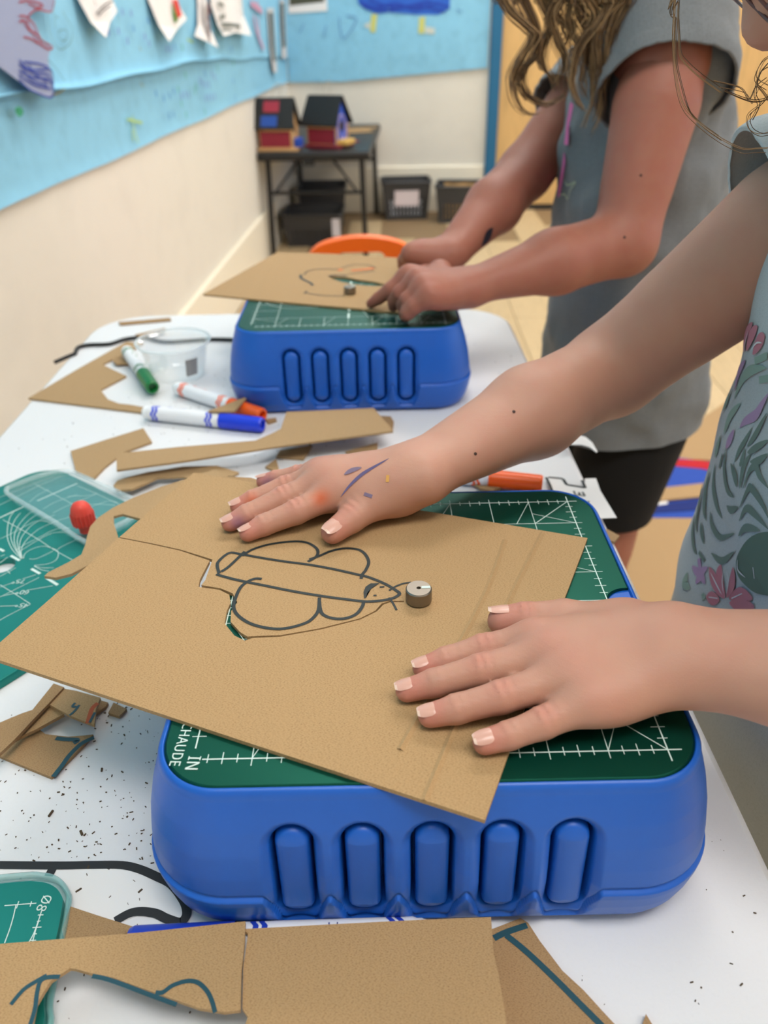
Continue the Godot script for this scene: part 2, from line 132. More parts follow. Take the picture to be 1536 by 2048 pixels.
const HAND_AL := [[613,7090,-2756,85,377,7040,-2754,70,204,7000,-2722,62,93,6976,-2697,51],[666,7110,-2636,90,348,7055,-2595,74,139,7005,-2566,65,17,6978,-2547,54],[733,7105,-2508,88,426,7050,-2436,73,234,7005,-2409,65,116,6978,-2396,54],[802,7080,-2383,85,588,7030,-2306,68,445,6995,-2269,60,343,6978,-2249,55],[1061,7070,-2845,125,799,7045,-2963,98,607,7025,-2980,88,499,7015,-2985,78],[1232,7160,-2607,170]]
const HAND_BL := [[86,7280,-8245,105,-105,7160,-8194,80,-242,7040,-8261,68,-325,6978,-8289,54],[171,7300,-8020,100,-10,7170,-8031,80,-75,7040,-8132,68,-86,6978,-8158,54],[233,7280,-7855,98,66,7160,-7837,78,20,7040,-7991,68,31,6978,-8052,54],[291,7220,-7731,100,131,7120,-7732,86,70,7050,-7760,78,45,6980,-7880,72],[438,7170,-8770,110,278,7100,-9036,90,135,7040,-9052,78,59,7010,-8958,70],[694,7200,-8094,175]]
const HAND_BR := [[120,7240,-9321,95,39,7120,-9525,80,27,7020,-9681,68,39,6985,-9721,60],[192,7250,-9394,95,88,7130,-9671,80,65,7020,-9820,68,77,6985,-9812,60],[259,7250,-9461,92,152,7130,-9813,78,129,7020,-9961,66,141,6985,-9952,60],[324,7220,-9630,88,228,7120,-9923,72,207,7020,-10104,62,220,6985,-10094,56],[416,7160,-9348,105,262,7080,-9530,85,125,7020,-9630,72,39,7000,-9618,66],[597,7220,-9446,165]]

# ------------------------------------------------------------------ mesh building
class MB:
	var v := PackedVector3Array()
	var n := PackedVector3Array()
	var uv := PackedVector2Array()
	var c := PackedColorArray()
	var idx := PackedInt32Array()
	var t := Transform3D()
	var col := Color.WHITE
	func vert(p: Vector3, nn: Vector3, u := Vector2.ZERO) -> int:
		v.append(t * p)
		n.append((t.basis * nn).normalized())
		uv.append(u)
		c.append(col)
		return v.size() - 1
	# corners run counter-clockwise seen from outside
	func tri(a: Vector3, b: Vector3, d: Vector3) -> void:
		var nn := (b - a).cross(d - a)
		if nn.length_squared() < 1e-22:
			return
		nn = nn.normalized()
		var i := vert(a, nn)
		vert(b, nn)
		vert(d, nn)
		idx.append_array([i, i + 2, i + 1])
	func quad(a: Vector3, b: Vector3, d: Vector3, e: Vector3) -> void:
		var nn := (d - a).cross(e - b)
		if nn.length_squared() < 1e-24:
			return
		nn = nn.normalized()
		var i := vert(a, nn, Vector2(0, 0))
		vert(b, nn, Vector2(1, 0))
		vert(d, nn, Vector2(1, 1))
		vert(e, nn, Vector2(0, 1))
		idx.append_array([i, i + 2, i + 1, i, i + 3, i + 2])
	# nu x nv points, row by row; the normal is du x dv
	func grid(p: PackedVector3Array, nu: int, nv: int, wrap := false) -> void:
		var nn := PackedVector3Array()
		nn.resize(p.size())
		var tris := PackedInt32Array()
		for j in nv - 1:
			for i in (nu if wrap else nu - 1):
				var a := j * nu + i
				var b := j * nu + (i + 1) % nu
				var d := b + nu
				var e := a + nu
				var m := (p[d] - p[a]).cross(p[e] - p[b])
				nn[a] += m
				nn[b] += m
				nn[d] += m
				nn[e] += m
				tris.append_array([a, d, b, a, e, d])
		var base := v.size()
		for i in p.size():
			vert(p[i], nn[i].normalized() if nn[i].length_squared() > 1e-24 else Vector3.UP, Vector2(float(i % nu) / (nu - 1), float(i / nu) / maxf(nv - 1, 1)))
		for i in tris.size():
			idx.append(base + tris[i])
	func cbox(ctr: Vector3, s: Vector3, r := 0.0) -> void:
		var h := s / 2.0
		r = minf(r, minf(h.x, minf(h.y, h.z)) * 0.99)
		var q := h - Vector3(r, r, r)
		for ax in 3:
			for sg in [-1.0, 1.0]:
				var b := (ax + 1) % 3
				var d := (ax + 2) % 3
				var pts: Array[Vector3] = []
				for k in [[-1.0, -1.0], [1.0, -1.0], [1.0, 1.0], [-1.0, 1.0]]:
					var p := Vector3.ZERO
					p[ax] = h[ax] * sg
					p[b] = q[b] * k[0]
					p[d] = q[d] * k[1]
					pts.append(ctr + p)
				if sg > 0:
					quad(pts[0], pts[1], pts[2], pts[3])
				else:
					quad(pts[3], pts[2], pts[1], pts[0])
		if r <= 0.0:
			return
		for ax in 3:
			var b := (ax + 1) % 3
			var d := (ax + 2) % 3
			for sb in [-1.0, 1.0]:
				for sd in [-1.0, 1.0]:
					var p0 := Vector3.ZERO
					p0[ax] = -q[ax]
					p0[b] = h[b] * sb
					p0[d] = q[d] * sd
					var p1 := p0
					p1[ax] = q[ax]
					var p2 := p1
					p2[b] = q[b] * sb
					p2[d] = h[d] * sd
					var p3 := p2
					p3[ax] = -q[ax]
					if sb * sd > 0:
						quad(ctr + p0, ctr + p3, ctr + p2, ctr + p1)
					else:
						quad(ctr + p0, ctr + p1, ctr + p2, ctr + p3)
		for sx in [-1.0, 1.0]:
			for sy in [-1.0, 1.0]:
				for sz in [-1.0, 1.0]:
					var a := ctr + Vector3(h.x * sx, q.y * sy, q.z * sz)
					var b := ctr + Vector3(q.x * sx, h.y * sy, q.z * sz)
					var d := ctr + Vector3(q.x * sx, q.y * sy, h.z * sz)
					if sx * sy * sz > 0:
						tri(a, b, d)
					else:
						tri(a, d, b)
	# profile of (radius, height) from bottom to top round the y axis
	func lathe(prof: PackedVector2Array, seg: int) -> void:
		for k in prof.size() - 1:
			var a := prof[k]
			var b := prof[k + 1]
			var sl := Vector2(b.y - a.y, a.x - b.x)
			if sl.length_squared() < 1e-18:
				continue
			sl = sl.normalized()
			var base := v.size()
			for i in seg + 1:
				var an := TAU * i / seg
				var dr := Vector3(cos(an), 0, -sin(an))
				var nn := dr * sl.x + Vector3.UP * sl.y
				vert(dr * a.x + Vector3.UP * a.y, nn, Vector2(float(i) / seg, 0))
				vert(dr * b.x + Vector3.UP * b.y, nn, Vector2(float(i) / seg, 1))
			for i in seg:
				var q := base + i * 2
				idx.append_array([q, q + 3, q + 2, q, q + 1, q + 3])
	func tube(path: PackedVector3Array, rad: PackedFloat32Array, sides := 8, flat_n := Vector3.ZERO, squash := 1.0) -> void:
		var m := path.size()
		var pts := PackedVector3Array()
		var up := Vector3.UP
		var d0 := (path[1] - path[0]).normalized()
		if absf(d0.dot(up)) > 0.9:
			up = Vector3.RIGHT
		if flat_n != Vector3.ZERO:
			up = flat_n
		for i in m:
			var d := (path[mini(i + 1, m - 1)] - path[maxi(i - 1, 0)]).normalized()
			var sd := d.cross(up)
			if sd.length_squared() < 1e-8:
				sd = d.cross(Vector3(0.3, 0.5, 0.8))
			sd = sd.normalized()
			if flat_n == Vector3.ZERO:
				up = sd.cross(d).normalized()
			var u2 := sd.cross(d).normalized()
			var r: float = rad[mini(i, rad.size() - 1)]
			for k in sides:
				var an := TAU * k / sides
				pts.append(path[i] + sd * cos(an) * r + u2 * sin(an) * r * squash)
		grid(pts, sides, m, true)
		for e in [0, m - 1]:
			for k in range(1, sides - 1):
				var b: int = e * sides
				if e == 0:
					tri(pts[b], pts[b + k + 1], pts[b + k])
				else:
					tri(pts[b], pts[b + k], pts[b + k + 1])
	# flat outline in (x, z), extruded upwards from lift(p) by th; a hole may be left in it
	func slab(poly: PackedVector2Array, y: float, th: float, lift = null, top_only := false, hole := PackedVector2Array()) -> void:
		var pieces := [poly]
		if hole:
			pieces = []
			var c := Vector2.ZERO
			for p in hole:
				c += p / hole.size()
			for s in [-1.0, 1.0]:
				var half := PackedVector2Array([c + Vector2(0, -9), c + Vector2(9 * s, -9), c + Vector2(9 * s, 9), c + Vector2(0, 9)])
				for q in Geometry2D.intersect_polygons(poly, half):
					for w in Geometry2D.clip_polygons(q, hole):
						pieces.append(w)
		var yy := func(p: Vector2) -> float: return y + (lift.call(p) if lift != null else 0.0)
		for pc in pieces:
			var tr := Geometry2D.triangulate_polygon(pc)
			if tr.is_empty():
				print("outline is not simple")
			for k in range(0, tr.size(), 3):
				var a: Vector2 = pc[tr[k]]
				var b: Vector2 = pc[tr[k + 1]]
				var d: Vector2 = pc[tr[k + 2]]
				if (b - a).cross(d - a) > 0:
					var sw := b
					b = d
					d = sw
				var A := Vector3(a.x, yy.call(a), a.y)
				var B := Vector3(b.x, yy.call(b), b.y)
				var D := Vector3(d.x, yy.call(d), d.y)
				var u := Vector3(0, th, 0)
				tri(A + u, B + u, D + u)
				if not top_only:
					tri(A, D, B)
		if top_only:
			return
		for ring in ([poly, hole] if hole else [poly]):
			var ar := 0.0
			for i in ring.size():
				ar += ring[i].cross(ring[(i + 1) % ring.size()])
			if ring == hole:
				ar = -ar
			for i in ring.size():
				var a: Vector2 = ring[i]
				var b: Vector2 = ring[(i + 1) % ring.size()]
				var A := Vector3(a.x, yy.call(a), a.y)
				var B := Vector3(b.x, yy.call(b), b.y)
				var u := Vector3(0, th, 0)
				if ar > 0:
					quad(B, A, A + u, B + u)
				else:
					quad(A, B, B + u, A + u)
	# flat ribbon of half width w along a path, lying square to nrm
	func ribbon(path: PackedVector3Array, w: float, nrm: Vector3, taper := false) -> void:
		var m := path.size()
		var pts := PackedVector3Array()
		for i in m:
			var d := (path[mini(i + 1, m - 1)] - path[maxi(i - 1, 0)])
			var sd := d.cross(nrm).normalized()
			var ww := w
			if taper:
				ww = w * maxf(0.12, sin(PI * (i + 0.35) / (m - 0.3)))
			pts.append(path[i] + sd * ww)
			pts.append(path[i] - sd * ww)
		var base := v.size()
		for p in pts:
			vert(p, nrm)
		for i in m - 1:
			var q := base + i * 2
			idx.append_array([q, q + 1, q + 3, q, q + 3, q + 2])
	func mesh() -> ArrayMesh:
		var a := []
		a.resize(Mesh.ARRAY_MAX)
		a[Mesh.ARRAY_VERTEX] = v
		a[Mesh.ARRAY_NORMAL] = n
		a[Mesh.ARRAY_TEX_UV] = uv
		a[Mesh.ARRAY_COLOR] = c
		a[Mesh.ARRAY_INDEX] = idx
		var m := ArrayMesh.new()
		m.add_surface_from_arrays(Mesh.PRIMITIVE_TRIANGLES, a)
		return m

# ------------------------------------------------------------------ soft bodies: tapered bones joined smoothly, meshed as surface nets
class Net:
	var bones := []       # [a, b, ra, rb, squash]
	var fingers := []     # each a list of bones that stays apart from the others
	var k := 0.02
	var kf := 0.007
	var cell := 0.004
	var folds := []       # [centre, along, half length, depth]
	var wrinkle: FastNoiseLite
	var wrinkle_amp := 0.0
	func bone(a: Vector3, b: Vector3, ra: float, rb: float, s := Vector3.ONE) -> void:
		bones.append([a, b, ra, rb, s])
	static func dist(p: Vector3, o: Array) -> float:
		var s: Vector3 = o[4]
		var a: Vector3 = o[0]
		var q := (p - a) / s
		var ab: Vector3 = (o[1] - a) / s
		var tt := clampf(q.dot(ab) / maxf(ab.dot(ab), 1e-9), 0.0, 1.0)
		return ((q - ab * tt).length() - lerpf(o[2], o[3], tt)) * minf(s.x, minf(s.y, s.z))
	static func smin(a: float, b: float, kk: float) -> float:
		var h := maxf(kk - absf(a - b), 0.0) / kk
		return minf(a, b) - h * h * kk * 0.25
	func value(p: Vector3) -> float:
		var f := 9.0
		for o in bones:
			f = smin(f, dist(p, o), k)
		var r := f
		for fg in fingers:
			var g := 9.0
			for o in fg:
				g = smin(g, dist(p, o), 0.002)
			r = minf(r, smin(f, g, kf))
		return r + extra(p)
	func extra(p: Vector3) -> float:
		var e := 0.0
		if wrinkle:
			e += wrinkle.get_noise_3dv(p) * wrinkle_amp
		for w in folds:
			var q: Vector3 = p - w[0]
			var d2 := q.length_squared()
			if d2 < 0.0004:
				var s := q.dot(w[1])
				e += w[2] * exp(-d2 / 0.00003) * (cos(s * TAU / 0.0042) - 0.25)
		return e
	func surface(from: Vector3, dir: Vector3, far := 0.5) -> Vector3:
		var tt := 0.0
		for i in 90:
			var d := value(from + dir * tt)
			if d < 0.00015:
				break
			tt += maxf(d * 0.7, 0.0002)
			if tt > far:
				break
		return from + dir * tt
	func fill(f: PackedFloat32Array, list: Array, kk: float, o: Vector3, dim: Vector3i, pad: float) -> PackedFloat32Array:
		for bn in list:
			var a: Vector3 = bn[0]
			var b: Vector3 = bn[1]
			var s: Vector3 = bn[4]
			var ra: float = bn[2]
			var rb: float = bn[3]
			var r := maxf(ra, rb)
			var lo := (a.min(b) - s * r - Vector3.ONE * pad - o) / cell
			var hi := (a.max(b) + s * r + Vector3.ONE * pad - o) / cell
			var i0 := maxi(0, int(lo.x))
			var i1 := mini(dim.x - 1, int(hi.x) + 1)
			var j0 := maxi(0, int(lo.y))
			var j1 := mini(dim.y - 1, int(hi.y) + 1)
			var k0 := maxi(0, int(lo.z))
			var k1 := mini(dim.z - 1, int(hi.z) + 1)
			var ab := (b - a) / s
			var il := 1.0 / maxf(ab.dot(ab), 1e-9)
			var ms := minf(s.x, minf(s.y, s.z))
			var dr := rb - ra
			for kz in range(k0, k1 + 1):
				for jy in range(j0, j1 + 1):
					var at := (kz * dim.y + jy) * dim.x + i0
					for ix in range(i0, i1 + 1):
						var q := (o + Vector3(ix, jy, kz) * cell - a) / s
						var tt := clampf(q.dot(ab) * il, 0.0, 1.0)
						var d := ((q - ab * tt).length() - ra - dr * tt) * ms
						var e := f[at]
						var h := kk - absf(d - e)
						if h > 0.0:
							f[at] = minf(d, e) - h * h * 0.25 / kk
						elif d < e:
							f[at] = d
						at += 1
		return f
	func build(mb: MB, paint = null, cuts: Array = [], box := AABB()) -> void:
		var all := bones.duplicate()
		for fg in fingers:
			all.append_array(fg)
		var lo := Vector3.ONE * 99.0
		var hi := -lo
		for bn in all:
			var r: Vector3 = bn[4] * maxf(bn[2], bn[3])
			lo = lo.min(bn[0] - r).min(bn[1] - r)
			hi = hi.max(bn[0] + r).max(bn[1] + r)
		lo -= Vector3.ONE * (cell * 3 + wrinkle_amp)
		hi += Vector3.ONE * (cell * 3 + wrinkle_amp)
		if box.size != Vector3.ZERO:
			lo = lo.max(box.position)
			hi = hi.min(box.end)
		var dim := Vector3i((hi - lo) / cell) + Vector3i(2, 2, 2)
		var count := dim.x * dim.y * dim.z
		var f := PackedFloat32Array()
		f.resize(count)
		f.fill(9.0)
		var pad := cell * 2.5 + maxf(k, kf) * 1.05 + wrinkle_amp
		f = fill(f, bones, k, lo, dim, pad)
		if fingers:
			var base := f.duplicate()
			for fg in fingers:
				# each finger is worked out in a small box of its own
				var flo := Vector3.ONE * 99.0
				var fhi := -flo
				for bn in fg:
					var rr := Vector3.ONE * (maxf(bn[2], bn[3]) + pad)
					flo = flo.min(bn[0] - rr).min(bn[1] - rr)
					fhi = fhi.max(bn[0] + rr).max(bn[1] + rr)
				var c0 := Vector3i(((flo - lo) / cell).max(Vector3.ZERO))
				var c1 := Vector3i((fhi - lo) / cell).min(dim - Vector3i.ONE)
				var fd := c1 - c0 + Vector3i.ONE
				var g := PackedFloat32Array()
				g.resize(fd.x * fd.y * fd.z)
				g.fill(9.0)
				g = fill(g, fg, 0.002, lo + Vector3(c0) * cell, fd, pad)
				var gi := 0
				for kz in fd.z:
					for jy in fd.y:
						var i := ((kz + c0.z) * dim.y + jy + c0.y) * dim.x + c0.x
						for ix in fd.x:
							var gv := g[gi]
							gi += 1
							if gv < 5.0:
								var bv := base[i]
								var h := kf - absf(gv - bv)
								var m := minf(gv, bv)
								if h > 0.0:
									m -= h * h * 0.25 / kf
								if m < f[i]:
									f[i] = m
							i += 1
		var sx := dim.x
		var sxy := dim.x * dim.y
		if wrinkle or folds:
			var e0 := Vector3i.ZERO
			var e1 := dim
			if not wrinkle:
				var ab := AABB(folds[0][0], Vector3.ZERO)
				for w in folds:
					ab = ab.expand(w[0])
				ab = ab.grow(0.012)
				e0 = Vector3i(((ab.position - lo) / cell).max(Vector3.ZERO))
				e1 = Vector3i((ab.end - lo) / cell).min(dim)
			for kz in range(e0.z, e1.z):
				for jy in range(e0.y, e1.y):
					var at := kz * sxy + jy * sx
					for ix in range(e0.x, e1.x):
						if absf(f[at + ix]) < cell * 2.5 + wrinkle_amp:
							f[at + ix] += extra(lo + Vector3(ix, jy, kz) * cell)
		var ids := {}
		var pts := PackedVector3Array()
		var cells := PackedInt32Array()
		var cor := [0, 1, sx, sx + 1, sxy, sxy + 1, sxy + sx, sxy + sx + 1]
		var edges := [[0, 1], [2, 3], [4, 5], [6, 7], [0, 2], [1, 3], [4, 6], [5, 7], [0, 4], [1, 5], [2, 6], [3, 7]]
		var lim := cell * 2.2
		for kz in dim.z - 1:
			for jy in dim.y - 1:
				var row := kz * sxy + jy * sx
				for ix in dim.x - 1:
					var at := row + ix
					if absf(f[at]) > lim:
						continue
					var neg := 0
					for q in 8:
						if f[at + cor[q]] < 0.0:
							neg += 1
					if neg == 0 or neg == 8:
						continue
					var sum := Vector3.ZERO
					var nn := 0
					for e in edges:
						var fa := f[at + cor[e[0]]]
						var fb := f[at + cor[e[1]]]
						if (fa < 0.0) != (fb < 0.0):
							var tt := fa / (fa - fb)
							var ca := Vector3(e[0] & 1, (e[0] >> 1) & 1, e[0] >> 2)
							var cb := Vector3(e[1] & 1, (e[1] >> 1) & 1, e[1] >> 2)
							sum += ca.lerp(cb, tt)
							nn += 1
					ids[at] = pts.size()
					cells.append(at)
					pts.append(lo + (Vector3(ix, jy, kz) + sum / nn) * cell)
		var tris := PackedInt32Array()
		for at in cells:
			var f0 := f[at]
			for ax in 3:
				var st: int = [1, sx, sxy][ax]
				var f1 := f[at + st]
				if (f0 < 0.0) == (f1 < 0.0):
					continue
				var u: int = [sx, sxy, 1][ax]
				var w: int = [sxy, 1, sx][ax]
				if not (ids.has(at - u) and ids.has(at - w) and ids.has(at - u - w)):
					continue
				var a: int = ids[at]
				var b: int = ids[at - u]
				var d: int = ids[at - u - w]
				var e: int = ids[at - w]
				if f0 < 0.0:
					tris.append_array([a, b, d, a, d, e])
				else:
					tris.append_array([a, d, b, a, e, d])
		for pl in cuts:
			var out := PackedInt32Array()
			var made := {}
			var within = pl[1] if pl is Array else null
			var plane: Plane = pl[0] if pl is Array else pl
			for q in range(0, tris.size(), 3):
				var vs := [tris[q], tris[q + 1], tris[q + 2]]
				if within != null and not within.call((pts[vs[0]] + pts[vs[1]] + pts[vs[2]]) / 3.0):
					out.append_array(vs)
					continue
				var ds := [plane.distance_to(pts[vs[0]]), plane.distance_to(pts[vs[1]]), plane.distance_to(pts[vs[2]])]
				if ds[0] <= 0 and ds[1] <= 0 and ds[2] <= 0:
					out.append_array(vs)
					continue
				if ds[0] > 0 and ds[1] > 0 and ds[2] > 0:
					continue
				var pg := []
				for e in 3:
					var i0: int = vs[e]
					var i1: int = vs[(e + 1) % 3]
					var d0: float = ds[e]
					var d1: float = ds[(e + 1) % 3]
					if d0 <= 0:
						pg.append(i0)
					if (d0 <= 0) != (d1 <= 0):
						var key := Vector2i(mini(i0, i1), maxi(i0, i1))
						if not made.has(key):
							made[key] = pts.size()
							pts.append(pts[i0].lerp(pts[i1], d0 / (d0 - d1)))
						pg.append(made[key])
				for e in range(1, pg.size() - 1):
					out.append_array([pg[0], pg[e], pg[e + 1]])
			tris = out
		var nrm := PackedVector3Array()
		nrm.resize(pts.size())
		for q in range(0, tris.size(), 3):
			var m := (pts[tris[q + 1]] - pts[tris[q]]).cross(pts[tris[q + 2]] - pts[tris[q]])
			nrm[tris[q]] += m
			nrm[tris[q + 1]] += m
			nrm[tris[q + 2]] += m
		var base2 := mb.v.size()
		for i in pts.size():
			if paint != null:
				mb.col = paint.call(pts[i])
			mb.vert(pts[i], nrm[i].normalized() if nrm[i].length_squared() > 1e-24 else Vector3.UP)
		mb.col = Color.WHITE
		for q in range(0, tris.size(), 3):
			mb.idx.append_array([base2 + tris[q], base2 + tris[q + 2], base2 + tris[q + 1]])

# ------------------------------------------------------------------ small helpers
var taken := {}
func numbered(called: String) -> String:
	if not taken.has(called):
		taken[called] = 0
		return called
	taken[called] += 1
	return "%s_%03d" % [called, taken[called]]

func part(called: String, mb: MB, m: Material, parent: Node) -> MeshInstance3D:
	var o := MeshInstance3D.new()
	o.mesh = mb.mesh()
	o.material_override = m
	o.name = numbered(called) if parent == self else called
	o.cast_shadow = GeometryInstance3D.SHADOW_CASTING_SETTING_ON
	parent.add_child(o, true)
	return o

func tag(o: Node, label: String, category: String, group := "") -> Node:
	o.set_meta("label", label)
	o.set_meta("category", category)
	if group:
		o.set_meta("group", group)
	return o

func thing(called: String, label: String, category: String, at := Vector3.ZERO, turn := 0.0, group := "") -> Node3D:
	var o := Node3D.new()
	o.name = numbered(called)
	add_child(o)
	o.position = at
	o.rotation.y = turn
	tag(o, label, category, group)
	return o

func structure(called: String, mb: MB, m: Material) -> MeshInstance3D:
	var o := part(called, mb, m, self)
	o.set_meta("kind", "structure")
	return o

# baked tenths of millimetres -> metres
func poly(a: Array) -> PackedVector2Array:
	var r := PackedVector2Array()
	for i in range(0, a.size(), 2):
		r.append(Vector2(a[i], a[i + 1]) / 10000.0)
	return r

func smooth2(p: PackedVector2Array, steps := 5) -> PackedVector2Array:
	if p.size() < 3:
		return p
	var r := PackedVector2Array()
	for i in p.size() - 1:
		for s in steps:
			r.append(p[i].cubic_interpolate(p[i + 1], p[maxi(i - 1, 0)], p[mini(i + 2, p.size() - 1)], float(s) / steps))
	r.append(p[p.size() - 1])
	return r

func smooth3(p: PackedVector3Array, steps := 5) -> PackedVector3Array:
	if p.size() < 3:
		return p
	var r := PackedVector3Array()
	for i in p.size() - 1:
		for s in steps:
			r.append(p[i].cubic_interpolate(p[i + 1], p[maxi(i - 1, 0)], p[mini(i + 2, p.size() - 1)], float(s) / steps))
	r.append(p[p.size() - 1])
	return r

func strokes(lists: Array, y: float, w: float, off := Vector2.ZERO, curve := true) -> MB:
	var mb := MB.new()
	var h := 0.0
	for l in lists:
		var p := poly(l)
		if curve:
			p = smooth2(p)
		var q := PackedVector3Array()
		for a in p:
			q.append(Vector3(a.x - off.x, y + h, a.y - off.y))
		mb.ribbon(q, w, Vector3.UP)
		h += 0.00001
	return mb

var mats := {}
func mat(c: Color, rough := 0.6, metal := 0.0) -> StandardMaterial3D:
	var key := "%s %s %s" % [c.to_html(), rough, metal]
	if not mats.has(key):
		var m := StandardMaterial3D.new()
		m.albedo_color = c
		m.roughness = rough
		m.metallic = metal
		m.cull_mode = BaseMaterial3D.CULL_DISABLED
		mats[key] = m
	return mats[key]

func noise_tex(freq: float, ramp: Array, octaves := 4, size := 512, sd := 1) -> NoiseTexture2D:
	var t := NoiseTexture2D.new()
	t.width = size
	t.height = size
	t.seamless = true
	var f := FastNoiseLite.new()
	f.seed = sd
	f.frequency = freq
	f.fractal_octaves = octaves
	t.noise = f
	var g := Gradient.new()
	g.offsets = PackedFloat32Array()
	g.colors = PackedColorArray()
	var offs := PackedFloat32Array()
	var cols := PackedColorArray()
	for i in ramp.size():
		offs.append(float(i) / (ramp.size() - 1))
		cols.append(ramp[i])
	g.offsets = offs
	g.colors = cols
	t.color_ramp = g
	return t

func bump_tex(freq: float, octaves := 4, sd := 3, strength := 4.0) -> NoiseTexture2D:
	var t := NoiseTexture2D.new()
	t.width = 512
	t.height = 512
	t.seamless = true
	t.as_normal_map = true
	t.bump_strength = strength
	var f := FastNoiseLite.new()
	f.seed = sd
	f.frequency = freq
	f.fractal_octaves = octaves
	t.noise = f
	return t

# grainy surface whose pattern repeats every `span` metres
func grainy(c: Color, dev: float, freq: float, span: float, rough: float, bump := 0.0, stretch := Vector3.ONE, sd := 1) -> StandardMaterial3D:
	var m := StandardMaterial3D.new()
	m.albedo_color = c
	m.albedo_texture = noise_tex(freq, [Color(1 - dev, 1 - dev, 1 - dev), Color(1, 1, 1), Color(1 - dev * 0.5, 1 - dev * 0.5, 1 - dev * 0.5)], 4, 512, sd)
	m.uv1_triplanar = true
	m.uv1_scale = stretch / span
	m.roughness = rough
	m.cull_mode = BaseMaterial3D.CULL_DISABLED
	if bump > 0:
		m.normal_enabled = true
		m.normal_texture = bump_tex(freq, 4, sd + 5)
		m.normal_scale = bump
	return m

func clear(c: Color, a: float, rough := 0.05) -> StandardMaterial3D:
	var m := StandardMaterial3D.new()
	m.albedo_color = Color(c, a)
	m.transparency = BaseMaterial3D.TRANSPARENCY_ALPHA
	m.roughness = rough
	m.metallic_specular = 0.5
	m.cull_mode = BaseMaterial3D.CULL_DISABLED
	return m

func round_rect(hx: float, hz: float, r: float, seg := 8) -> PackedVector2Array:
	var p := PackedVector2Array()
	for q in 4:
		var ctr := Vector2([hx - r, -hx + r, -hx + r, hx - r][q], [hz - r, hz - r, -hz + r, -hz + r][q])
		for s in seg + 1:
			var an := PI / 2 * (q + float(s) / seg)
			p.append(ctr + Vector2(cos(an), sin(an)) * r)
	return p

func text_on(s: String, size: float, m: Material, parent: Node, at: Vector3, basis_: Basis, called := "lettering", serif := false) -> void:
	var f := SystemFont.new()
	f.font_names = PackedStringArray(["Droid Serif" if serif else "Droid Sans"])
	var t := TextMesh.new()
	t.text = s
	t.font = f
	t.font_size = 64
	t.pixel_size = size / 46.0
	t.depth = 0.0001
	t.curve_step = 2.0
	var o := MeshInstance3D.new()
	o.mesh = t
	o.material_override = m
	o.name = called
	o.transform = Transform3D(basis_, at)
	parent.add_child(o, true)

const TABLE_TOP := 0.6
const SHEET_TOP := 0.692
var rng := RandomNumberGenerator.new()
var M := {}

func _ready() -> void:
	rng.seed = 11
	make_view()
	make_materials()
	make_room()
	make_table()
	make_machines()
	make_sheets()
	make_people()
	make_scraps()
	make_table_things()
	make_background()
	make_wall_art()
	make_floor_things()
	make_crumbs()

func make_view() -> void:
	var cam := Camera3D.new()
	cam.fov = 2.0 * rad_to_deg(atan(1024.0 / 1550.0))
	cam.near = 0.02
	cam.far = 40.0
	var p := deg_to_rad(32.3)
	var w := deg_to_rad(1.6)
	var r := deg_to_rad(1.2)
	var fw := Vector3(-sin(w) * cos(p), -sin(p), -cos(w) * cos(p))
	var r0 := Vector3(cos(w), 0, -sin(w))
	var u0 := r0.cross(fw)
	var rt := r0 * cos(r) - u0 * sin(r)
	var up := r0 * sin(r) + u0 * cos(r)
	cam.transform = Transform3D(Basis(rt, up, -fw), Vector3(0, 0.955, 0))
	var at := CameraAttributesPhysical.new()
	at.frustum_focal_length = 12.0 / (1024.0 / 1550.0)
	at.exposure_aperture = 5.5
	at.frustum_focus_distance = 0.40
	cam.attributes = at
	add_child(cam)
	var env := Environment.new()
	env.tonemap_mode = Environment.TONE_MAPPER_LINEAR
	env.tonemap_exposure = 1.14
	env.sdfgi_enabled = true
	env.ssao_enabled = true
	env.ssil_enabled = true
	env.background_mode = Environment.BG_SKY
	var sky := Sky.new()
	var sm := ProceduralSkyMaterial.new()
	sm.sky_top_color = Color(0.45, 0.62, 0.88)
	sm.sky_horizon_color = Color(0.86, 0.9, 0.95)
	sm.ground_bottom_color = Color(0.42, 0.42, 0.38)
	sm.ground_horizon_color = Color(0.7, 0.72, 0.7)
	sm.energy_multiplier = 3.5
	sky.sky_material = sm
	env.sky = sky
	var we := WorldEnvironment.new()
	we.environment = env
	add_child(we)
	# ceiling panels: glowing diffuser and an area light of the same size just below it
	for q in [[0.35, -1.9, "just beyond the far end of the white table"], [2.6, -1.9, "in the middle of the window side"], [0.35, -4.1, "in front of the blue papered far wall"], [2.6, -4.1, "in front of the right-hand door"], [0.35, 0.3, "right above the near end of the white table"], [2.6, 0.3, "nearest the camera on the window side"]]:
		ceiling_light(Vector3(q[0], 2.7, q[1]), "white ceiling light panel " + q[2])

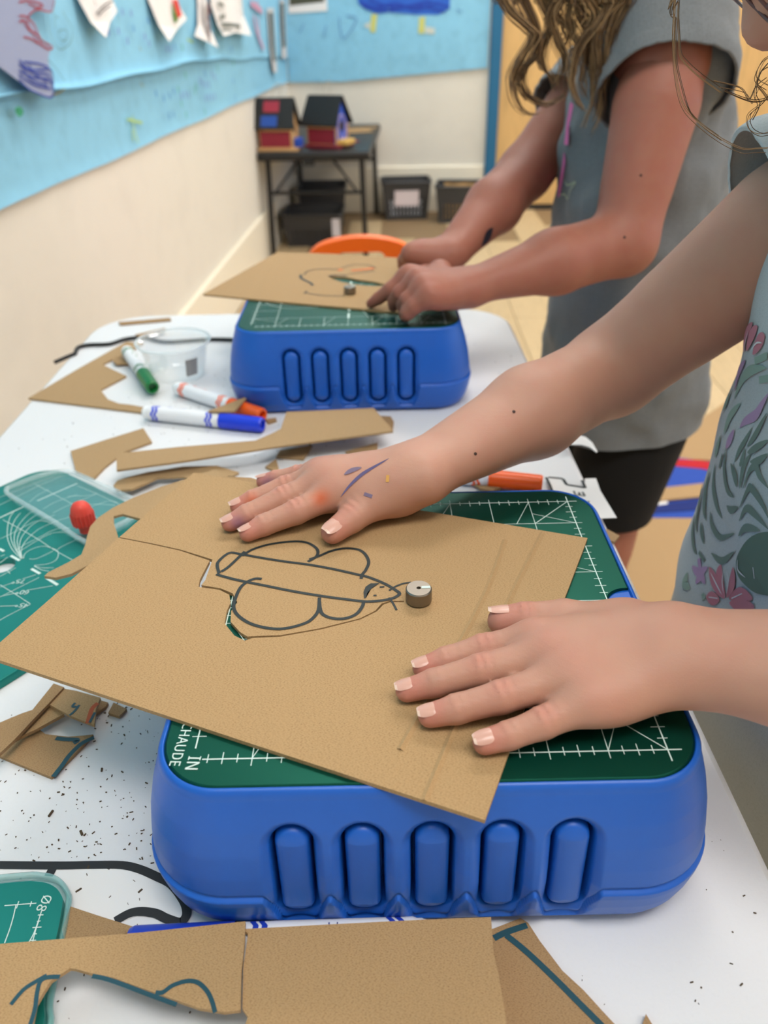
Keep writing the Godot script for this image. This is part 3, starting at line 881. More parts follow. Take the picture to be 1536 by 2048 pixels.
func ceiling_light(at: Vector3, label: String) -> void:
	var o := thing("ceiling_light", label, "light", at, 0.0, "ceiling light panels")
	var fr := MB.new()
	for s in [-1.0, 1.0]:
		fr.cbox(Vector3(0, -0.01, s * 0.31), Vector3(1.26, 0.03, 0.03), 0.003)
		fr.cbox(Vector3(s * 0.615, -0.01, 0), Vector3(0.03, 0.03, 0.59), 0.003)
	part("frame", fr, mat(Color(0.9, 0.9, 0.9), 0.5), o)
	var d := MB.new()
	d.cbox(Vector3(0, -0.005, 0), Vector3(1.2, 0.01, 0.59))
	var g := StandardMaterial3D.new()
	g.albedo_color = Color(0.95, 0.95, 0.95)
	g.emission_enabled = true
	g.emission = Color(1.0, 0.99, 0.985)
	g.emission_energy_multiplier = 3.0
	part("light_diffuser", d, g, o)
	var l := AreaLight3D.new()
	l.area_size = Vector2(1.2, 0.59)
	l.light_energy = 2.0
	l.light_color = Color(1.0, 0.99, 0.98)
	l.shadow_enabled = true
	l.area_range = 12.0
	l.position = Vector3(0, -0.03, 0)
	l.rotation.x = -PI / 2
	o.add_child(l)

func make_materials() -> void:
	M.wall = grainy(Color(0.885, 0.865, 0.815), 0.025, 0.01, 1.2, 0.75, 0.03)
	M.paper = grainy(Color(0.545, 0.785, 0.895), 0.07, 0.012, 0.7, 0.8, 0.12)
	M.card = grainy(Color(0.70, 0.57, 0.40), 0.17, 0.06, 0.09, 0.85, 0.22)
	M.card.albedo_texture = noise_tex(0.085, [Color(0.66, 0.62, 0.57), Color(0.88, 0.86, 0.83), Color(0.97, 0.96, 0.95), Color(1, 1, 1), Color(0.86, 0.84, 0.80)], 4, 1024, 4)
	M.card.uv1_scale = Vector3(1, 1, 2.2) / 0.12
	M.card2 = M.card.duplicate()
	M.card2.albedo_color = Color(0.655, 0.53, 0.375)
	M.card3 = M.card.duplicate()
	M.card3.albedo_color = Color(0.69, 0.57, 0.41)
	M.flute = mat(Color(0.42, 0.32, 0.21), 0.9)
	M.blue = grainy(Color(0.075, 0.36, 0.74), 0.03, 0.02, 0.3, 0.40, 0.02)
	M.blue_dark = mat(Color(0.10, 0.22, 0.50), 0.5)
	M.green = StandardMaterial3D.new()
	M.green.albedo_color = Color(0.02, 0.305, 0.245)
	M.green.metallic = 0.75
	M.green.roughness = 0.42
	M.green_soft = StandardMaterial3D.new()
	M.green_soft.albedo_color = Color(0.08, 0.50, 0.46)
	M.green_soft.metallic = 0.35
	M.green_soft.roughness = 0.42
	M.print = mat(Color(0.80, 0.88, 0.85), 0.6)
	M.white = mat(Color(0.93, 0.93, 0.93), 0.55)
	M.paper_white = mat(Color(0.92, 0.91, 0.9), 0.8)
	M.ink = mat(Color(0.075, 0.13, 0.135), 0.6)
	M.teal = mat(Color(0.06, 0.27, 0.32), 0.6)
	M.black = mat(Color(0.03, 0.03, 0.035), 0.5)
	M.steel = mat(Color(0.52, 0.49, 0.45), 0.38, 0.9)
	M.table = grainy(Color(0.88, 0.88, 0.885), 0.012, 0.08, 0.12, 0.45, 0.05)
	M.glass = clear(Color(0.95, 1, 0.99), 0.10)
	M.acrylic = clear(Color(0.9, 0.97, 0.97), 0.16)
	M.orange = mat(Color(0.98, 0.42, 0.06), 0.4)
	M.wood = grainy(Color(0.87, 0.70, 0.45), 0.12, 0.01, 0.8, 0.55, 0.0, Vector3(3, 0.4, 3), 8)

func make_room() -> void:
	var fl := MB.new()
	fl.cbox(Vector3(1.7, -0.05, -1.1), Vector3(5.6, 0.1, 7.8))
	var floor_ := structure("floor", fl, mat(Color(0.55, 0.45, 0.32), 0.6))
	var woods := []
	for k in 5:
		var wm := grainy(Color(0.80, 0.70, 0.54).lerp(Color(0.75, 0.65, 0.49), k / 5.0), 0.10, 0.012, 0.6, 0.5, 0.03, Vector3(4, 1, 0.5), 20 + k)
		woods.append(wm)
	var pm := MB.new()
	pm.cbox(Vector3(0, 0.002, 0), Vector3(0.176, 0.004, 1.196), 0.001)
	var pmesh := pm.mesh()
	for i in 29:
		for j in 6:
			var pl := MeshInstance3D.new()
			pl.mesh = pmesh
			pl.material_override = woods[(i * 3 + j * 2 + (i * j) % 4) % 5]
			pl.name = "plank"
			pl.position = Vector3(-0.55 + i * 0.178, 0, -4.25 + j * 1.2 + fmod(i * 0.43, 1.2) - 0.6)
			if pl.position.z > 2.1 or pl.position.z < -4.3:
				continue
			floor_.add_child(pl, true)
	var ce := MB.new()
	ce.cbox(Vector3(1.7, 2.76, -1.1), Vector3(5.8, 0.12, 8.0))
	structure("ceiling", ce, mat(Color(0.9, 0.9, 0.88), 0.9))
	# left wall runs from (-0.70, -1.4) to (-0.615, -4.85)
	var lw := MB.new()
	lw.t = left_frame()
	lw.cbox(Vector3(-0.06, 1.35, -1.2), Vector3(0.12, 2.72, 7.9))
	structure("wall_left", lw, M.wall)
	var bw := MB.new()
	bw.cbox(Vector3(-0.10, 1.35, -4.91), Vector3(1.2, 2.72, 0.12))
	bw.cbox(Vector3(1.45, 2.42, -4.91), Vector3(1.9, 0.58, 0.12))
	bw.cbox(Vector3(3.5, 1.35, -4.91), Vector3(2.2, 2.72, 0.12))
	structure("wall_back", bw, M.wall)
	var nw := MB.new()
	nw.cbox(Vector3(1.7, 1.35, 2.66), Vector3(5.8, 2.72, 0.12))
	structure("wall_near", nw, M.wall)
	# right wall with three window openings
	var rw := MB.new()
	rw.cbox(Vector3(4.36, 0.45, -1.1), Vector3(0.12, 0.9, 7.7))
	rw.cbox(Vector3(4.36, 2.45, -1.1), Vector3(0.12, 0.55, 7.7))
	for q in [[-4.65, 0.6], [-2.55, 0.4], [-0.55, 0.4], [2.0, 1.5]]:
		rw.cbox(Vector3(4.36, 1.55, q[0]), Vector3(0.12, 1.3, q[1]))
	structure("wall_right", rw, M.wall)
	var k := 1
	for q in [[-4.35, -2.75], [-2.35, -0.75], [-0.35, 1.25]]:
		var z0: float = q[0]
		var z1: float = q[1]
		var wf := MB.new()
		for z in [z0 + 0.03, (z0 + z1) / 2, z1 - 0.03]:
			wf.cbox(Vector3(4.36, 1.54, z), Vector3(0.08, 1.28, 0.05), 0.004)
		for y in [0.93, 2.15]:
			wf.cbox(Vector3(4.36, y, (z0 + z1) / 2), Vector3(0.08, 0.05, z1 - z0), 0.004)
		var wn := structure("window_%d" % k, wf, M.white)
		var pn := MB.new()
		pn.cbox(Vector3(4.36, 1.54, (z0 + z1) / 2), Vector3(0.005, 1.2, z1 - z0 - 0.06))
		part("pane", pn, clear(Color(1, 1, 1), 0.04), wn)
		k += 1
	# baseboards
	var bb := MB.new()
	bb.t = left_frame()
	bb.cbox(Vector3(0.009, 0.11, -1.2), Vector3(0.018, 0.22, 7.6), 0.005)
	structure("baseboard_left", bb, mat(Color(0.94, 0.91, 0.83), 0.45))
	var b2 := MB.new()
	b2.cbox(Vector3(-0.06, 0.125, -4.841), Vector3(1.08, 0.25, 0.018), 0.005)
	structure("baseboard_back", b2, mat(Color(0.94, 0.91, 0.83), 0.45))
	# blue frame and double plywood doors
	var tf := MB.new()
	tf.cbox(Vector3(0.515, 1.07, -4.84), Vector3(0.06, 2.14, 0.05), 0.004)
	tf.cbox(Vector3(2.385, 1.07, -4.84), Vector3(0.06, 2.14, 0.05), 0.004)
	tf.cbox(Vector3(1.45, 2.16, -4.84), Vector3(1.93, 0.06, 0.05), 0.004)
	structure("trim_1", tf, mat(Color(0.09, 0.40, 0.56), 0.5))
	var sill := MB.new()
	sill.cbox(Vector3(1.45, 0.013, -4.88), Vector3(1.81, 0.026, 0.06), 0.002)
	structure("trim_2", sill, mat(Color(0.10, 0.09, 0.08), 0.6))
	for s in 2:
		var dm := MB.new()
		dm.cbox(Vector3(0.998 + s * 0.908, 1.078, -4.88), Vector3(0.90, 2.10, 0.045), 0.003)
		var dr := structure("door_%d" % (s + 1), dm, M.wood)
		var hd := MB.new()
		hd.cbox(Vector3(1.38 + s * 0.15, 1.3, -4.84), Vector3(0.05, 0.2, 0.006), 0.002)
		hd.tube(PackedVector3Array([Vector3(1.38 + s * 0.15, 1.28, -4.84), Vector3(1.38 + s * 0.15, 1.28, -4.79), Vector3(1.30 + s * 0.31, 1.28, -4.785)]), PackedFloat32Array([0.009]), 8)
		part("door_handle", hd, M.steel, dr)

func left_frame() -> Transform3D:
	var d := Vector3(-0.615 + 0.70, 0, -4.85 + 1.4).normalized()
	var z := -d
	var x := Vector3.UP.cross(z)
	return Transform3D(Basis(x, Vector3.UP, z), Vector3(-0.70, 0, -1.4) - d * 1.4)

# a point on the left wall: world z and height, off metres in front of it
func on_wall(z: float, y: float, off: float) -> Vector3:
	return Vector3(-0.70 + (z + 1.4) * (0.085 / -3.45) + off, y, z)

func make_table() -> void:
	var o := thing("folding_table", "white plastic folding table covered with cardboard scraps", "table", Vector3(-0.12, 0, -0.50), deg_to_rad(2.0))
	var top := MB.new()
	var hx := 0.292
	var hz := 0.612
	var ol := round_rect(hx, hz, 0.075, 10)
	var pts := PackedVector3Array()
	var prof := [[-0.010, 0.5575], [-0.003, 0.559], [0.0, 0.564], [0.0, 0.592], [-0.002, 0.5975], [-0.006, 0.6]]
	for q in prof:
		for a in round_rect(hx + q[0], hz + q[0], 0.075 + q[0], 10):
			pts.append(Vector3(a.x, q[1], a.y))
	top.grid(_flip_rows(pts, ol.size()), ol.size(), prof.size(), true)
	top.slab(round_rect(hx - 0.006, hz - 0.006, 0.069, 10), 0.5999, 0.0001, null, true)
	top.slab(round_rect(hx - 0.010, hz - 0.010, 0.065, 10), 0.5575, 0.0, null, true)
	part("tabletop", top, M.table, o)
	for sx in [-1.0, 1.0]:
		for sz in [-1.0, 1.0]:
			var lg := MB.new()
			lg.tube(PackedVector3Array([Vector3(sx * 0.235, 0.555, sz * 0.47), Vector3(sx * 0.245, 0.02, sz * 0.53)]), PackedFloat32Array([0.0125]), 12)
			var leg := part("leg", lg, mat(Color(0.55, 0.56, 0.58), 0.4, 0.5), o)
			var ft := MB.new()
			ft.t = Transform3D(Basis(), Vector3(sx * 0.245, 0, sz * 0.53))
			ft.lathe(PackedVector2Array([Vector2(0, 0), Vector2(0.017, 0), Vector2(0.017, 0.03), Vector2(0.0125, 0.034)]), 12)
			part("foot_cap", ft, M.black, leg)
	for sz in [-1.0, 1.0]:
		var br := MB.new()
		br.tube(PackedVector3Array([Vector3(-0.24, 0.22, sz * 0.507), Vector3(0.24, 0.22, sz * 0.507)]), PackedFloat32Array([0.009]), 10)
		part("crossbar", br, mat(Color(0.55, 0.56, 0.58), 0.4, 0.5), o)
	var rl := MB.new()
	for sx in [-1.0, 1.0]:
		rl.cbox(Vector3(sx * 0.22, 0.545, 0), Vector3(0.02, 0.026, 1.0), 0.002)
	part("rail", rl, mat(Color(0.55, 0.56, 0.58), 0.4, 0.5), o)

# grids made of rings listed bottom to top need their rings reversed to face outwards
func _flip_rows(p: PackedVector3Array, nu: int) -> PackedVector3Array:
	var r := PackedVector3Array()
	for j in p.size() / nu:
		for i in nu:
			r.append(p[j * nu + (nu - 1 - i)])
	return r

# ------------------------------------------------------------------ cutting machines
const PILL_STEP := 0.0298
func pill(x: float, y: float) -> float:
	var best := 9.0
	for i in 5:
		var dx := x - (i - 2) * PILL_STEP
		var dy := y - clampf(y, 0.0222, 0.0615)
		best = minf(best, sqrt(dx * dx + dy * dy) - 0.0095)
	return best

const BODY_PROFILE := [[0.0, -0.0075], [0.0008, -0.0030], [0.0025, 0.0006], [0.006, 0.0036], [0.012, 0.0064], [0.020, 0.0086], [0.028, 0.0100], [0.035, 0.0105], [0.045, 0.0096], [0.058, 0.0076], [0.070, 0.0048], [0.079, 0.002], [0.085, 0.0]]
func body_off(y: float) -> float:
	for i in BODY_PROFILE.size() - 1:
		if y <= BODY_PROFILE[i + 1][0]:
			var a: Array = BODY_PROFILE[i]
			var b: Array = BODY_PROFILE[i + 1]
			return lerpf(a[1], b[1], (y - a[0]) / (b[0] - a[0]))
	return 0.0

func machine_body() -> MB:
	var half := 0.1195
	var r := 0.030
	var base := PackedVector2Array()
	var out := PackedVector2Array()
	var front := PackedByteArray()
	# once round, starting at the front left
	var nf := 330
	for i in nf:
		base.append(Vector2(lerpf(-half + r, half - r, float(i) / (nf - 1)), half))
		out.append(Vector2(0, 1))
		front.append(1)
	for q in 4:
		var ctr: Vector2 = [Vector2(half - r, half - r), Vector2(half - r, -half + r), Vector2(-half + r, -half + r), Vector2(-half + r, half - r)][q]
		for s in range(1, 14):
			var an := PI / 2 - PI / 2 * (q + s / 14.0)
			base.append(ctr + Vector2(cos(an), sin(an)) * r)
			out.append(Vector2(cos(an), sin(an)))
			front.append(0)
		if q < 3:
			var d: Vector2 = [Vector2(1, 0), Vector2(0, -1), Vector2(-1, 0)][q]
			for s in 24:
				base.append(d * half + Vector2(-d.y, d.x) * (half - r) * (1.0 - s / 11.5))
				out.append(d)
				front.append(0)
	var nu := base.size()
	var pts := PackedVector3Array()
	var nv := 150
	for j in nv:
		var y := 0.085 * j / (nv - 1)
		var o := body_off(y)
		for i in nu:
			var b := base[i]
			var yb := 0.0325
			var d := o
			if front[i]:
				var x := b.x
				var near := 9.0
				for q in 5:
					near = minf(near, absf(x - (q - 2) * PILL_STEP))
				yb = 0.0325 - 0.0245 * (1.0 - smoothstep(0.0066, 0.0149, near))
				if absf(x) < 0.075:
					var s := pill(x, y)
					if s < 0.0042:
						if s > 0.0:
							d -= 0.0034 * pow(1.0 - s / 0.0042, 1.4)
						else:
							d -= 0.0034 + 0.0125 * smoothstep(0.0, 0.0012, -s)
			d += 0.0016 * (1.0 - smoothstep(yb - 0.0012, yb + 0.0004, y)) - 0.0010 * exp(-pow((y - yb - 0.0010) / 0.0009, 2.0))
			var p := b + out[i] * d
			pts.append(Vector3(p.x, y, p.y))
	# rounded rim and recess for the plate
	for e in [[0.0875, -0.0004], [0.0890, -0.0014], [0.0897, -0.0026], [0.0895, -0.0032], [0.0878, -0.0036]]:
		for i in nu:
			var p: Vector2 = base[i] + out[i] * e[1]
			pts.append(Vector3(p.x, e[0], p.y))
	var mb := MB.new()
	mb.grid(pts, nu, nv + 5, true)
	mb.slab(round_rect(half - 0.0036, half - 0.0036, r - 0.0036, 10), 0.0876, 0.0002, null, true)
	mb.slab(round_rect(half - 0.007, half - 0.007, r - 0.007, 10), 0.0, 0.0, null, true)
	return mb

func grip_pad(i: int) -> MB:
	var mb := MB.new()
	var cx := (i - 2) * PILL_STEP
	var rings := []
	# rings from the outer foot of the pad to its flat face: [pill radius, depth behind the wall]
	for e in [[0.0074, 0.0150], [0.0074, 0.0050], [0.0071, 0.0036], [0.0064, 0.0025], [0.0054, 0.0020], [0.003, 0.0014], [0.0, 0.0014]]:
		rings.append(e)
	var pts := PackedVector3Array()
	var nu := 44
	for e in rings:
		for a in nu:
			var an := TAU * a / nu
			var yy: float = 0.0222 if sin(an) < 0 else 0.0615
			var x: float = cx + cos(an) * e[0]
			var y: float = yy + sin(an) * e[0]
			pts.append(Vector3(x, y, 0.1195 + body_off(y) - e[1]))
	mb.grid(pts, nu, rings.size(), true)
	return mb

func plate_outline(half: float, r: float, notch := true) -> PackedVector2Array:
	var p := PackedVector2Array()
	for a in round_rect(half, half, r, 10):
		p.append(a)
		if notch and p.size() == 44:
			for s in 13:
				var an := -PI / 2 + PI * s / 12.0
				p.append(Vector2(half - cos(an) * 0.0135, sin(an) * 0.0105))
	return p

func plate_mesh(half: float, r: float, th: float, hole := false) -> MB:
	var mb := MB.new()
	var o := plate_outline(half, r)
	var i := plate_outline(half - 0.0012, r - 0.0012)
	var pts := PackedVector3Array()
	for q in [[o, -th], [o, -0.0009], [i, 0.0]]:
		for a in q[0]:
			pts.append(Vector3(a.x, q[1], a.y))
	mb.grid(_flip_rows(pts, o.size()), o.size(), 3, true)
	var top := i.duplicate()
	if hole:
		var hp := PackedVector2Array()
		for s in 32:
			var an := TAU * s / 32.0
			hp.append(Vector2(cos(an), -sin(an)) * 0.0098)
		mb.slab(top, 0.0, 0.0, null, true, hp)
		var ring := PackedVector3Array()
		for e in [-th, 0.0]:
			for a in hp:
				ring.append(Vector3(a.x, e, a.y))
		mb.grid(ring, 32, 2, true)
	else:
		mb.slab(top, 0.0, 0.0, null, true)
	return mb

func line(mb: MB, a: Vector2, b: Vector2, w := 0.00019, y := 0.00015) -> void:
	mb.ribbon(PackedVector3Array([Vector3(a.x, y, a.y), Vector3(b.x, y, b.y)]), w, Vector3.UP)

func plate_print() -> MB:
	var mb := MB.new()
	var s := 0.1016
	var inch := 0.0254
	for q in 4:
		mb.t = Transform3D(Basis(Vector3.UP, q * PI / 2), Vector3.ZERO)
		# the two rulers that start beside the unit stop short of that corner
		line(mb, Vector2(-s + 0.004 if q == 0 else -s - 0.006, s), Vector2(s - 0.006 if q == 3 else s + 0.006, s), 0.0003)
		for i in 33:
			var x := -s + i * inch / 4
			if q == 0 and i == 0 or q == 3 and i > 30:
				continue
			var l := 0.0052 if i % 4 == 0 else (0.0026 if i % 2 == 1 else 0.0036)
			line(mb, Vector2(x, s - l), Vector2(x, s + l * 0.75))
		for i in range(1, 8):
			var x := -s + i * inch
			line(mb, Vector2(x, s), Vector2(x, s - inch), 0.0002)
			if i % 2 == 1:
				line(mb, Vector2(x, s - 0.0002), Vector2(x + inch * 0.45, s - inch), 0.00018)
		line(mb, Vector2(-s + inch, s - inch), Vector2(s - inch, s - inch), 0.0002)
		if q != 3:
			line(mb, Vector2(s, s), Vector2(s - inch, s - inch), 0.00025)
		for i in 3:
			line(mb, Vector2(0.016 + i * 0.024, 0.0), Vector2(0.032 + i * 0.024, 0.0), 0.0011)
	mb.t = Transform3D()
	for d in range(1, 8):
		var r := d * inch / 4
		var p := PackedVector3Array()
		for a in 41:
			var an := TAU * a / 40.0
			p.append(Vector3(-r - 0.01 + cos(an) * r, 0.00016, sin(an) * r))
		mb.ribbon(p, 0.0002, Vector3.UP)
	for an in [30, 45, 60, 75]:
		for sg in [-1.0, 1.0]:
			var d := Vector2(cos(deg_to_rad(an)), sg * sin(deg_to_rad(an)))
			line(mb, d * 0.016, d * 0.085)
	return mb

func machine(at: Vector3, turn: float, label: String) -> Node3D:
	var o := thing("cutting_machine", label, "machine", at, turn, "blue tabletop cardboard cutting machines")
	part("body", machine_body(), M.blue, o)
	for i in 5:
		part("grip_pad", grip_pad(i), M.blue, o)
	var pm := plate_mesh(0.1163, 0.0275, 0.0016)
	var pl := part("top_plate", pm, M.green, o)
	pl.position.y = 0.0897
	part("printed_ruler", plate_print(), M.print, pl)
	# round steel cutter cap, standing clear of the plate by the thickness of a cardboard sheet
	var cp := MB.new()
	cp.t = Transform3D(Basis(), Vector3(0, 0.0922, 0))
	cp.lathe(PackedVector2Array([Vector2(0, -0.0024), Vector2(0.004, -0.0024), Vector2(0.004, 0.0004), Vector2(0.0066, 0.0004), Vector2(0.0070, 0.0009), Vector2(0.0070, 0.0078), Vector2(0.0064, 0.0085), Vector2(0.0012, 0.0085), Vector2(0.0012, 0.0070), Vector2(0, 0.0070)]), 40)
	var cap := part("cutter_cap", cp, M.steel, o)
	var im := MB.new()
	im.cbox(Vector3(0.0038, 0.1008, -0.0004), Vector3(0.0046, 0.0003, 0.0018))
	part("pointer_mark", im, M.print, cap)
	return o

func make_machines() -> void:
	var a := machine(Vector3(0.0085, TABLE_TOP, -0.3265), deg_to_rad(1.6), "large blue cutting machine in front with the bee drawing on its sheet")
	var b := a.duplicate()
	b.name = numbered("cutting_machine")
	add_child(b)
	b.position = Vector3(-0.0585, TABLE_TOP, -0.8855)
	b.rotation.y = deg_to_rad(1.8)
	b.set_meta("label", "farther blue cutting machine at the end of the table, before the orange chair")
	# the hot surface warning and the unit beside the ruler, as far as they show
	var pl: Node = a.get_node("top_plate")
	var turn := Basis(Vector3.UP, -PI / 2 - 0.05) * Basis(Vector3.RIGHT, -PI / 2)
	text_on("IN", 0.0054, M.print, pl, Vector3(-0.1012, 0.0002, 0.1036), turn)
	text_on("S CHAUDE", 0.0020, M.print, pl, Vector3(-0.1082, 0.0002, 0.0905), turn)

# ------------------------------------------------------------------ cardboard sheets
func make_sheets() -> void:
	var t := 0.0022
	var ol := poly(SHEET)
	var slit := poly(SLIT)
	slit.append_array(poly(SLIT2).slice(1))
	# walk round the outline and, where the cut begins, go in along one side of it and out along the other
	var widths := [0.0004, 0.0005, 0.0005, 0.0009, 0.0016, 0.0010, 0.0007, 0.0010, 0.0018, 0.0012, 0.0016, 0.0018, 0.0016, 0.0007, 0.0006, 0.0005, 0.0005, 0.0005, 0.0007, 0.0006, 0.0006]
	var l := PackedVector2Array()
	var r := PackedVector2Array()
	for i in slit.size():
		var d := (slit[mini(i + 1, slit.size() - 1)] - slit[maxi(i - 1, 0)]).normalized()
		var nn: Vector2 = Vector2(-d.y, d.x) * widths[mini(i, widths.size() - 1)]
		l.append(slit[i] + nn)
		r.append(slit[i] - nn)
	var p := PackedVector2Array()
	for i in ol.size():
		if i == 2:
			p.append_array(l)
			var back := r.duplicate()
			back.reverse()
			p.append_array(back)
		else:
			p.append(ol[i])
	if Geometry2D.triangulate_polygon(p).is_empty():
		p = PackedVector2Array()
		for i in ol.size():
			if i == 2:
				p.append_array(r)
				var back := l.duplicate()
				back.reverse()
				p.append_array(back)
			else:
				p.append(ol[i])
	var mb := MB.new()
	mb.slab(p, SHEET_TOP - t, t)
	for c in CREASES:
		var q := smooth2(poly(c), 8)
		for e in q.size() - 1:
			var d := (q[e + 1] - q[e]).normalized()
			var s := Vector2(-d.y, d.x)
			for sg in [-1.0, 1.0]:
				var w: float = 0.0017 * sg
				var a := Vector3(q[e].x, SHEET_TOP + 0.0010, q[e].y)
				var b := Vector3(q[e + 1].x, SHEET_TOP + 0.0010, q[e + 1].y)
				var a2 := a + Vector3(s.x * w, -0.00095, s.y * w)
				var b2 := b + Vector3(s.x * w, -0.00095, s.y * w)
				if sg > 0:
					mb.quad(a, b, b2, a2)
				else:
					mb.quad(b, a, a2, b2)
	var o := part("cardboard_sheet", mb, M.card, self)
	tag(o, "large brown cardboard sheet with a bee outline, half cut out, under the hands", "cardboard", "cardboard sheets on the machines")
	var dr := strokes(DRAW_BEE, SHEET_TOP + 0.0003, 0.00095)
	part("marker_drawing", dr, M.ink, o)
	for dab in DRAW_BEE_FINE:
		part("marker_drawing", strokes([dab], SHEET_TOP + 0.0003, 0.0006), M.ink, o)
	var fine := MB.new()
	fine.slab(poly(DRAW_PATCH), SHEET_TOP + 0.0003, 0.0, null, true)
	part("marker_drawing", fine, M.ink, o)
	# far sheet with the piece cut out of it
	var fo := poly(FSHEET)
	var fh := poly(FHOLE)
	var fm := MB.new()
	fm.slab(fo, SHEET_TOP - t, t, null, false, fh)
	var f := part("cardboard_sheet", fm, M.card, self)
	tag(f, "brown cardboard sheet with a curved opening on the far machine", "cardboard", "cardboard sheets on the machines")
	for dab in FDRAW:
		part("marker_drawing", strokes([dab], SHEET_TOP + 0.0003, 0.0009), M.ink, f)
	for dab in FSLIT:
		part("cut_line", strokes([dab], SHEET_TOP + 0.0003, 0.0018), M.ink, f)
	for dab in FORANGE:
		part("marker_drawing", strokes([dab], SHEET_TOP + 0.0004, 0.0028), mat(Color(0.85, 0.42, 0.18), 0.7), f)

# ------------------------------------------------------------------ people
func joint(a: Array, i: int) -> Vector3:
	return Vector3(a[i * 4], a[i * 4 + 1], a[i * 4 + 2]) / 10000.0

func hand_net(h: Array, elbow: Vector3, r_el: float, cell: float) -> Net:
	var n := Net.new()
	n.cell = cell
	n.k = 0.012
	n.kf = 0.0075
	var wr := joint(h[5], 0)
	var rw: float = h[5][3] / 10000.0
	var fore := (elbow - wr).normalized()
	var kn: Array[Vector3] = []
	for q in 4:
		var a := joint(h[q], 0)
		kn.append(a)
		var ra: float = h[q][3] / 10000.0
		# metacarpal: from the wrist to the knuckle
		var side := (joint(h[3], 0) - joint(h[0], 0)).normalized() * (q - 1.5) * 0.0085
		n.bone(wr + side * 0.9 - Vector3(0, 0.001, 0), a, rw * 0.78, ra * 1.08)
		var fg := []
		fg.append([a, joint(h[q], 1), ra, h[q][7] / 10000.0, Vector3.ONE])
		fg.append([joint(h[q], 1), joint(h[q], 2), h[q][7] / 10000.0, h[q][11] / 10000.0, Vector3.ONE])
		fg.append([joint(h[q], 2), joint(h[q], 3), h[q][11] / 10000.0, h[q][15] / 10000.0, Vector3.ONE])
		n.fingers.append(fg)
		var al := (joint(h[q], 2) - joint(h[q], 0)).normalized()
		n.folds.append([joint(h[q], 1) + Vector3.UP * h[q][7] / 10000.0, al, 0.00060])
		n.folds.append([joint(h[q], 2) + Vector3.UP * h[q][11] / 10000.0, al, 0.00035])
	# webs between the knuckles and the heel of the hand
	for q in 3:
		var back := (wr - kn[q]).normalized() * 0.010
		n.bone(kn[q] + back - Vector3(0, 0.004, 0), kn[q + 1] + back - Vector3(0, 0.004, 0), 0.0085, 0.0082)
	var heel := wr - fore * 0.018 - Vector3(0, 0.006, 0)
	n.bone(heel, (kn[3] + wr) / 2.0 - Vector3(0, 0.006, 0), 0.0125, 0.0105)
	# ball of the thumb, then the thumb as a finger of its own
	var tb := joint(h[4], 0)
	n.bone(wr - fore * 0.008, tb, rw * 0.72, h[4][3] / 10000.0)
	n.bone(tb, (kn[0] + tb) / 2.0 - Vector3(0, 0.003, 0), h[4][3] / 11000.0, 0.009)
	var th := []
	for s in 3:
		th.append([joint(h[4], s), joint(h[4], s + 1), h[4][s * 4 + 3] / 10000.0, h[4][s * 4 + 7] / 10000.0, Vector3.ONE])
	n.fingers.append(th)
	n.folds.append([joint(h[4], 2) + Vector3.UP * h[4][11] / 10000.0, (joint(h[4], 3) - joint(h[4], 1)).normalized(), 0.0006])
	# forearm: two bones side by side at the wrist, one muscle towards the elbow
	var across := fore.cross(Vector3.UP).normalized()
	var mid := wr.lerp(elbow, 0.55)
	for s in [-1.0, 1.0]:
		n.bone(wr + across * 0.009 * s, mid + across * 0.006 * s, rw * 0.80, r_el * 0.86)
	n.bone(mid, elbow, r_el * 0.97, r_el * 0.98)
	return n

func upper_arm(n: Net, elbow: Vector3, shoulder: Vector3, r_el: float, r_sh: float) -> void:
	n.bone(elbow, shoulder, r_el, r_sh)
	n.bone(elbow.lerp(shoulder, 0.35), elbow.lerp(shoulder, 0.75), r_el * 0.95, r_sh * 1.02)

func nail(mb: MB, a: Vector3, b: Vector3, r: float, up: Vector3, ln: float, wide: float, free_edge: bool) -> void:
	var d := (b - a).normalized()
	up = (up - d * up.dot(d)).normalized()
	var sd := d.cross(up)
	var pts := PackedVector3Array()
	var rows := 9
	var cols := 9
	for j in rows:
		var v := float(j) / (rows - 1)
		if free_edge:
			v = 0.90 + v * 0.13
		for i in cols:
			var u := (float(i) / (cols - 1) - 0.5) * 2.0
			# rounded outline at both ends
			var sh := 1.0
			if v < 0.35:
				sh = sqrt(maxf(0.0, 1.0 - pow((0.35 - v) / 0.35, 2.0) * 0.75))
			if v > 0.6:
				sh = sqrt(maxf(0.0, 1.0 - pow((v - 0.6) / 0.45, 2.0) * 0.72))
			var an := u * wide * sh
			var along := (v - 1.0) * ln + r * 0.86
			var dip := 0.0011 * maxf(0.0, v - 0.55) * (r / 0.006)
			var rr := r * 1.0 + 0.00025 - dip
			if v < 0.12:
				rr -= 0.0003
			pts.append(b + d * along + (up * cos(an) + sd * sin(an)) * rr)
	mb.grid(pts, cols, rows)

func add_nails(h: Array, ups: Array, t: Transform3D, body: Node) -> void:
	for q in 5:
		var r: float = h[q][15] / 10000.0
		var mb := MB.new()
		mb.t = t
		nail(mb, joint(h[q], 2), joint(h[q], 3), r, ups[q], r * 1.6, 0.70, false)
		var o := part("fingernail", mb, mat(Color(0.82, 0.63, 0.565), 0.28), body)
		o.set_meta("label", "pink fingernail")
		var tip := MB.new()
		tip.t = t
		nail(tip, joint(h[q], 2), joint(h[q], 3), r, ups[q], r * 1.6, 0.70, true)
		part("nail_edge", tip, mat(Color(0.86, 0.745, 0.675), 0.35), body)

